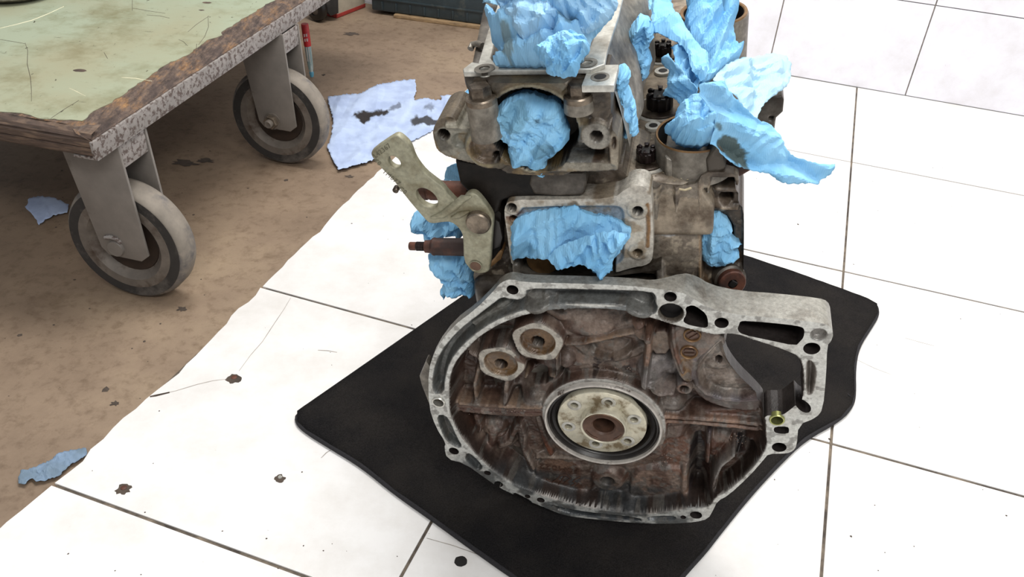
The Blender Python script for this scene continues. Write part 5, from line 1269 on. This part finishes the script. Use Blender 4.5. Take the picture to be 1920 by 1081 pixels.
c2 = EP(892, 498, BD)
lathe('blind_hole', [(.0064, -.0010), (.0058, -.0014), (.0052, -.0006)], (c2[0], BD, c2[2]), (0, 1, 0), M['bracket'], brk, 26)
lathe('hole_bottom', [(.0056, -.0006), (0, -.0006)], (c2[0], BD, c2[2]), (0, 1, 0), M['hub'], brk, 26)
tube('raised_web', [EP(x, y, BD-.0005) for x, y in [(808, 408), (830, 402), (850, 388), (868, 372), (884, 368)]], .0030, M['bracket'], brk, 10, [.001, .0035, .0042, .0036, .001])
tube('raised_web', [EP(x, y, BD-.0005) for x, y in [(846, 408), (862, 402), (880, 396)]], .0025, M['bracket'], brk, 10, [.001, .0032, .001])
lathe('rivet', [(.0028, .004), (.0028, -.001), (.002, -.002), (0, -.002)], EP(742, 356, BD+.003), (0, 1, 0), M['bolt'], brk, 16)
M['ink'] = simple('faded_black_ink', (98, 94, 76), .6, 0, .1)
letters('L42367', 716, 283, BD-.0003, .0062, .60, M['ink'], brk, .0003, 'stamped_marks')
letters('X0', 707, 303, BD-.0003, .0058, -.9, M['ink'], brk, .0003, 'stamped_marks')
letters('1M077', 734, 333, BD-.0003, .0060, -.85, M['ink'], brk, .0003, 'stamped_marks')
letters('C0', 755, 357, BD-.0003, .0060, -.85, M['ink'], brk, .0003, 'stamped_marks')
prism('spacer', [EP(x, y, .034) for x, y in [(868, 390), (925, 384), (940, 400), (940, 470), (925, 496), (880, 500)]][::-1], (0, .03, 0), M['alloy_dark'], eng, .003)
prism('gasket_flap', [EP(x, y, .030) for x, y in [(926, 410), (936, 416), (942, 446), (938, 462), (920, 470), (917, 440)]][::-1], (0, .004, 0), M['seal'], eng, .0008)
prism('cast_lug', [EP(x, y, .034) for x, y in [(880, 490), (905, 492), (925, 482), (938, 468), (944, 472), (940, 486), (920, 502), (888, 512)]][::-1], (0, .015, 0), M['tawny'], eng, .002)
# oil-blackened wall left of the cam end
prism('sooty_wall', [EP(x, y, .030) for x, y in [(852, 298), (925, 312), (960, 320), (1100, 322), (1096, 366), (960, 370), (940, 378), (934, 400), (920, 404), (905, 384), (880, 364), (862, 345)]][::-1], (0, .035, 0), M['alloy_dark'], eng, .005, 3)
prism('stained_wall_patch', [EP(x, y, .0285) for x, y in [(996, 324), (1040, 322), (1098, 322), (1100, 345), (1094, 368), (1040, 369), (1000, 366), (990, 345)]][::-1], (0, .03, 0), M['alloy_dirty'], eng, .004, 3)
# rusty studs pointing left
def hstud(px0, px1, py, D, r, name, segs):
    a = EP(px0, py, D); b = EP(px1, py+ (px1-px0)*0.02, D); d = b-a; g = empty(name); g.parent = eng
    L = np.linalg.norm(d); ax = d/L
    lathe('stud_body', segs(L), a, ax, M['rust'], g, 24, 30); return g, a, ax
g, a, ax = hstud(768, 880, 461, .046, .008, 'rusty_stud', lambda L: [(0, 0), (.0038, 0), (.0042, .001), (.0042, .016), (.0062, .0165), (.0066, .0225), (.0085, .024), (.0090, .0255), (.0086, .027), (.0088, L)])
for k in range(7): lathe('thread', [(.0042, .007+k*.0014), (.0047, .0077+k*.0014), (.0042, .0084+k*.0014)], a, ax, M['darkbolt'], g, 18)
g2, a, ax = hstud(778, 880, 356, .050, .009, 'rusty_stud', lambda L: [(0, 0), (.0085, 0), (.0092, .001), (.0092, .012), (.0086, .013), (.0086, .0145), (.0092, .0155), (.0092, L)])

# ------------------------------------------------------------------ crumpled blue paper towels stuffed into the engine
PG = 'blue paper towels stuffed into the engine openings'
def towel(label, outline, place, seed, **k):
    mt = k.pop('mat', M['paper']); o = crumple('paper_towel', outline, place, mt, seed, **k); tag(o, label, 'paper towel', PG); return o
OIL = (76, 86, 80)
# wad in the cam bore
towel('crumpled blue paper wad stuffed into the round front opening of the head', [(934, 196), (950, 182), (975, 175), (1000, 176), (1022, 184), (1045, 188), (1056, 205), (1062, 228), (1070, 242), (1066, 262), (1052, 275), (1042, 286), (1030, 292),
      (1026, 305), (1022, 328), (1005, 324), (985, 316), (962, 308), (952, 285), (955, 268), (940, 255), (928, 240), (926, 222), (930, 208)], pl_eng(.018), 31, step=3.6, amp=.0075, lam=34, fine=.0007, dome=.016, R=42, back=.022,
      stains=(([(938, 195), (975, 180), (1000, 200), (985, 225), (950, 240)], (92, 132, 148), .5), ([(1010, 206), (1020, 204), (1022, 214), (1012, 216)], (70, 100, 120), .8), ([(1000, 262), (1045, 250), (1052, 268), (1010, 290)], (84, 118, 134), .6)))
# cover window
towel('folded blue paper towel stuffed into the rectangular port flange', [(966, 410), (985, 402), (1040, 391), (1080, 383), (1086, 394), (1100, 400), (1140, 407), (1168, 418), (1183, 430), (1181, 444), (1172, 458), (1160, 476), (1150, 486),
      (1148, 505), (1135, 516), (1126, 528), (1116, 514), (1106, 498), (1090, 494), (1070, 500), (1050, 504), (1042, 488), (1028, 482), (1000, 484), (964, 486), (958, 476), (960, 450), (958, 425)], pl_eng(.022, gy=-.00003, py0=440), 32, step=3.6, amp=.0095, lam=46, fine=.0006,
      dome=.005, R=30, back=.014, aniso=.35, stains=(([(960, 450), (990, 448), (1010, 475), (985, 484), (960, 480)], (84, 124, 148), .5),))
towel('short torn flap of blue paper hanging over the rectangular port flange edge', [(1024, 484), (1044, 466), (1075, 452), (1110, 440), (1150, 432), (1178, 440), (1172, 456), (1158, 470), (1150, 486), (1148, 506), (1134, 516), (1127, 527), (1117, 514), (1106, 499), (1088, 495), (1066, 502), (1050, 504)],
      pl_eng(.006), 33, step=3.4, amp=.0065, lam=26, fine=.0007, dome=.006, R=18, back=.006)
# right port
towel('torn blue paper plugging the port on the right flank of the block', [(1315, 400), (1326, 396), (1340, 400), (1348, 396), (1354, 404), (1362, 412), (1370, 420), (1373, 430), (1369, 442), (1376, 448), (1392, 458), (1383, 460), (1374, 462), (1376, 472), (1387, 472), (1386, 482), (1376, 488), (1360, 494), (1345, 497), (1328, 494), (1316, 484), (1313, 450), (1314, 425)],
      pl_eng(.060), 34, step=3.4, amp=.008, lam=26, fine=.0007, dome=.010, R=22, back=.02)
# left, behind the bracket
towel('blue paper wad poking out behind the bracket above the threaded stud', [(768, 422), (777, 398), (800, 396), (830, 402), (866, 414), (872, 440), (862, 442), (850, 436), (835, 440), (822, 452), (808, 456), (795, 450), (795, 434), (780, 430)], pl_eng(.075), 35, step=3.6, amp=.008, lam=24, fine=.0009, dome=.012, R=22, back=.02)
towel('torn blue paper hanging below the threaded stud at the left', [(802, 478), (830, 476), (872, 482), (892, 500), (892, 545), (884, 556), (870, 548), (858, 556), (840, 548), (832, 560), (824, 546), (834, 528), (820, 514), (806, 500)], pl_eng(.060), 36, step=3.6, amp=.008, lam=26, fine=.0009, dome=.012, R=24, back=.02)
towel('corner of pale blue paper showing left of the sooty wall above the upper stud', [(832, 338), (838, 314), (850, 306), (870, 306), (870, 340)], pl_eng(.080), 37, step=4, amp=.003, lam=24, fine=.0004)
# narrow wad right of the cam carrier
towel('narrow vertical blue paper wad wedged between head bolts and cam carrier', [(1148, 140), (1158, 128), (1170, 124), (1178, 132), (1182, 142), (1178, 160), (1184, 180), (1192, 200), (1196, 230), (1198, 246), (1188, 252), (1170, 252), (1160, 244), (1156, 232), (1146, 222), (1143, 200), (1144, 170)], pl_eng(.062), 38, step=3.2, amp=.009, lam=22, fine=.0006, dome=.012, R=16, back=.016, aniso=.1)
towel('blue paper wad hanging beside the middle head bolt', [(1190, 38), (1196, 28), (1220, 38), (1224, 50), (1226, 70), (1214, 92), (1222, 110), (1220, 125), (1216, 138), (1204, 146), (1196, 138), (1196, 122), (1184, 108), (1174, 98), (1167, 82), (1172, 66), (1180, 60), (1184, 46)], pl_eng(.15), 39, step=3.2, amp=.009, lam=24, fine=.0006, dome=.014, R=18, back=.018, aniso=.2)
# heap in the top opening
hp = pl_plane(EPz(1010, 128, ZC+.004), (0, -.62, .78))
towel('crumpled blue paper with torn edges heaped over the front of the top opening', [(922, 62), (912, 30), (914, 18), (922, 14), (930, 28), (938, 42), (948, 32), (956, 18), (964, 0), (970, -40), (1050, -60), (1150, -50), (1156, 4), (1148, 28), (1130, 45), (1112, 66), (1106, 92), (1092, 112), (1072, 118), (1050, 124), (1020, 122), (980, 123), (950, 122), (930, 122), (924, 116), (940, 104), (932, 90), (922, 78)],
      hp, 40, step=3.8, amp=.0150, lam=48, fine=.0009, dome=.030, R=46, back=.02, mat=M['paper'], tint=((168, 206, 232), .35), stains=(([(952, 84), (968, 76), (975, 120), (952, 120)], (120, 138, 140), .85), ([(1060, 66), (1092, 62), (1098, 78), (1070, 82)], (92, 112, 122), .7), ([(960, 10), (1000, 30), (1050, 10), (1040, 50), (990, 70), (960, 60)], (150, 180, 206), .5)))
hp2 = pl_plane(EPz(1060, 132, ZC+.020), (.1, -.75, .66))
towel('blue paper ball with a torn lower lip on the rear rail of the top opening', [(1000, 92), (1012, 86), (1030, 70), (1052, 60), (1080, 60), (1096, 68), (1106, 86), (1104, 100), (1092, 110), (1088, 126), (1080, 142), (1060, 145), (1042, 142), (1026, 138), (1022, 122), (1010, 108)],
      hp2, 41, step=3.2, amp=.009, lam=28, fine=.0007, dome=.016, R=24, back=.012)
hp3 = pl_plane(EPz(1060, 20, ZC+.045), (0, -.8, .6))
towel('pale blue crumpled paper lying highest on the heap in the top opening', [(940, 22), (930, 0), (945, -45), (1160, -60), (1158, 10), (1140, 40), (1120, 52), (1100, 62), (1080, 60), (1055, 52), (1030, 66), (1010, 74), (985, 80), (975, 70), (960, 50)], hp3, 42, step=3.6, amp=.014, lam=44, fine=.0008, dome=.018, R=40, back=.02, mat=M['paper'], tint=((176, 208, 232), .55))
# right hand cluster
rp = pl_plane(EPz(1300, 266, .482), (.15, -.62, .77))
towel('rounded blue paper ball stuffed into the upright intake bore', [(1245, 238), (1262, 226), (1272, 200), (1290, 184), (1310, 180), (1330, 190), (1342, 210), (1346, 240), (1336, 262), (1318, 270), (1290, 270), (1268, 262), (1258, 246)], rp, 43, step=3.4, amp=.0075, lam=30, fine=.0006, dome=.024, R=30, back=.030)
def eng_plane3(a, b, c):
    """plane through three (px, py, D) anchors"""
    A_, B_, C_ = [EP(*q) for q in (a, b, c)]; n = np.cross(B_-A_, C_-A_); n /= np.linalg.norm(n)
    if n @ (ECAM-A_) < 0: n = -n
    return pl_plane(A_, n)
towel('long oil-stained strip of blue paper trailing out over the white tiles', [(1312, 158), (1332, 152), (1360, 152), (1366, 170), (1378, 182), (1392, 196), (1410, 212), (1424, 224), (1446, 232), (1460, 250), (1468, 268), (1485, 290), (1512, 300), (1545, 308), (1566, 307), (1556, 325), (1534, 346), (1515, 343), (1480, 345), (1460, 340), (1440, 326), (1410, 320), (1380, 310), (1360, 295), (1345, 275), (1332, 270), (1338, 245), (1340, 225), (1330, 205), (1315, 180)],
      eng_plane3((1330, 200, .055), (1400, 320, .05), (1550, 320, .09)), 44, step=3.8, amp=.0085, lam=60, fine=.0004, aniso=-.9, K=4, stains=(([(1345, 260), (1360, 250), (1380, 262), (1396, 280), (1404, 305), (1412, 318), (1385, 308), (1362, 294)], OIL, .95), ([(1338, 232), (1350, 230), (1358, 245), (1342, 250)], OIL, .8), ([(1318, 165), (1360, 160), (1372, 210), (1345, 215)], (128, 178, 214), .4)))
towel('bright wide blue paper sheet sticking out to the right above the trailing strip', [(1336, 150), (1345, 135), (1360, 122), (1392, 110), (1420, 104), (1450, 100), (1474, 106), (1484, 120), (1484, 145), (1476, 162), (1450, 180), (1432, 196), (1420, 225), (1406, 220), (1390, 196), (1376, 178), (1350, 160)],
      eng_plane3((1350, 140, .12), (1480, 130, .20), (1420, 215, .10)), 45, step=3.8, amp=.010, lam=50, fine=.0005, K=4, mat=M['paper_overlit'], tint=((178, 218, 238), .7))  # pale tint paints in the overexposed highlight
towel('upright blue paper with folded ridge in the middle of the right cluster', [(1222, 0), (1226, -20), (1250, -20), (1262, 12), (1285, 50), (1300, 72), (1326, 96), (1328, 120), (1322, 150), (1310, 152), (1300, 135), (1290, 100), (1270, 78), (1240, 66), (1221, 62)], eng_plane3((1235, 60, .16), (1320, 140, .10), (1250, 0, .22)), 46, step=3.6, amp=.010, lam=50, fine=.0005, aniso=.9, dome=.006, R=20, back=.004)
towel('kite-shaped blue paper flap leaning over the oily black head bolt', [(1240, 108), (1252, 100), (1264, 112), (1286, 140), (1306, 168), (1304, 180), (1286, 186), (1276, 196), (1262, 184), (1243, 178), (1254, 160), (1253, 130), (1242, 120)], eng_plane3((1255, 110, .115), (1300, 175, .075), (1250, 180, .105)), 47, step=3.6, amp=.0065, lam=44, fine=.0004, aniso=1.0, K=3)
towel('deeply creased blue paper wad behind the long trailing strip', [(1286, 20), (1296, 8), (1312, 14), (1340, 34), (1362, 55), (1376, 90), (1388, 112), (1366, 120), (1345, 138), (1330, 150), (1316, 148), (1325, 120), (1318, 95), (1300, 75), (1290, 50)], eng_plane3((1300, 30, .20), (1370, 100, .17), (1325, 145, .115)), 48, step=3.2, amp=.014, lam=32, fine=.0007, dome=.02, R=26, back=.015, aniso=1.1)
towel('rounded blue paper wad stuffed in the far upright bore at the top edge', [(1290, 20), (1284, -30), (1390, -40), (1386, 8), (1376, 32), (1366, 52), (1350, 40), (1330, 24), (1308, 12)], eng_plane3((1300, 0, .27), (1380, 20, .25), (1350, 45, .22)), 49, step=3.4, amp=.012, lam=28, fine=.0008, dome=.02, R=24, back=.02)
towel('blue paper flap behind the long strip above the intake bore', [(1258, 90), (1275, 80), (1300, 84), (1326, 100), (1330, 130), (1325, 150), (1312, 158), (1306, 172), (1290, 150), (1268, 118)], eng_plane3((1270, 90, .15), (1320, 100, .14), (1305, 165, .095)), 50, step=3.4, amp=.010, lam=26, fine=.0006, aniso=.9)
towel('small blue paper corner at the top edge left of the far bore', [(1188, 8), (1186, -20), (1222, -20), (1224, 12), (1214, 20), (1200, 14)], eng_plane3((1190, 5, .27), (1220, 10, .25), (1200, -10, .29)), 51, step=3.6, amp=.006, lam=20, fine=.0006)
towel('blue paper corner at the top edge left of the engine heap', [(905, 4), (900, -30), (955, -30), (950, 12), (942, 14), (925, 8)], pl_plane(EPz(930, 0, ZC-.01), (0, -.6, .8)), 52, step=3.6, amp=.006, lam=24, fine=.0006, tint=((170, 206, 226), .5))
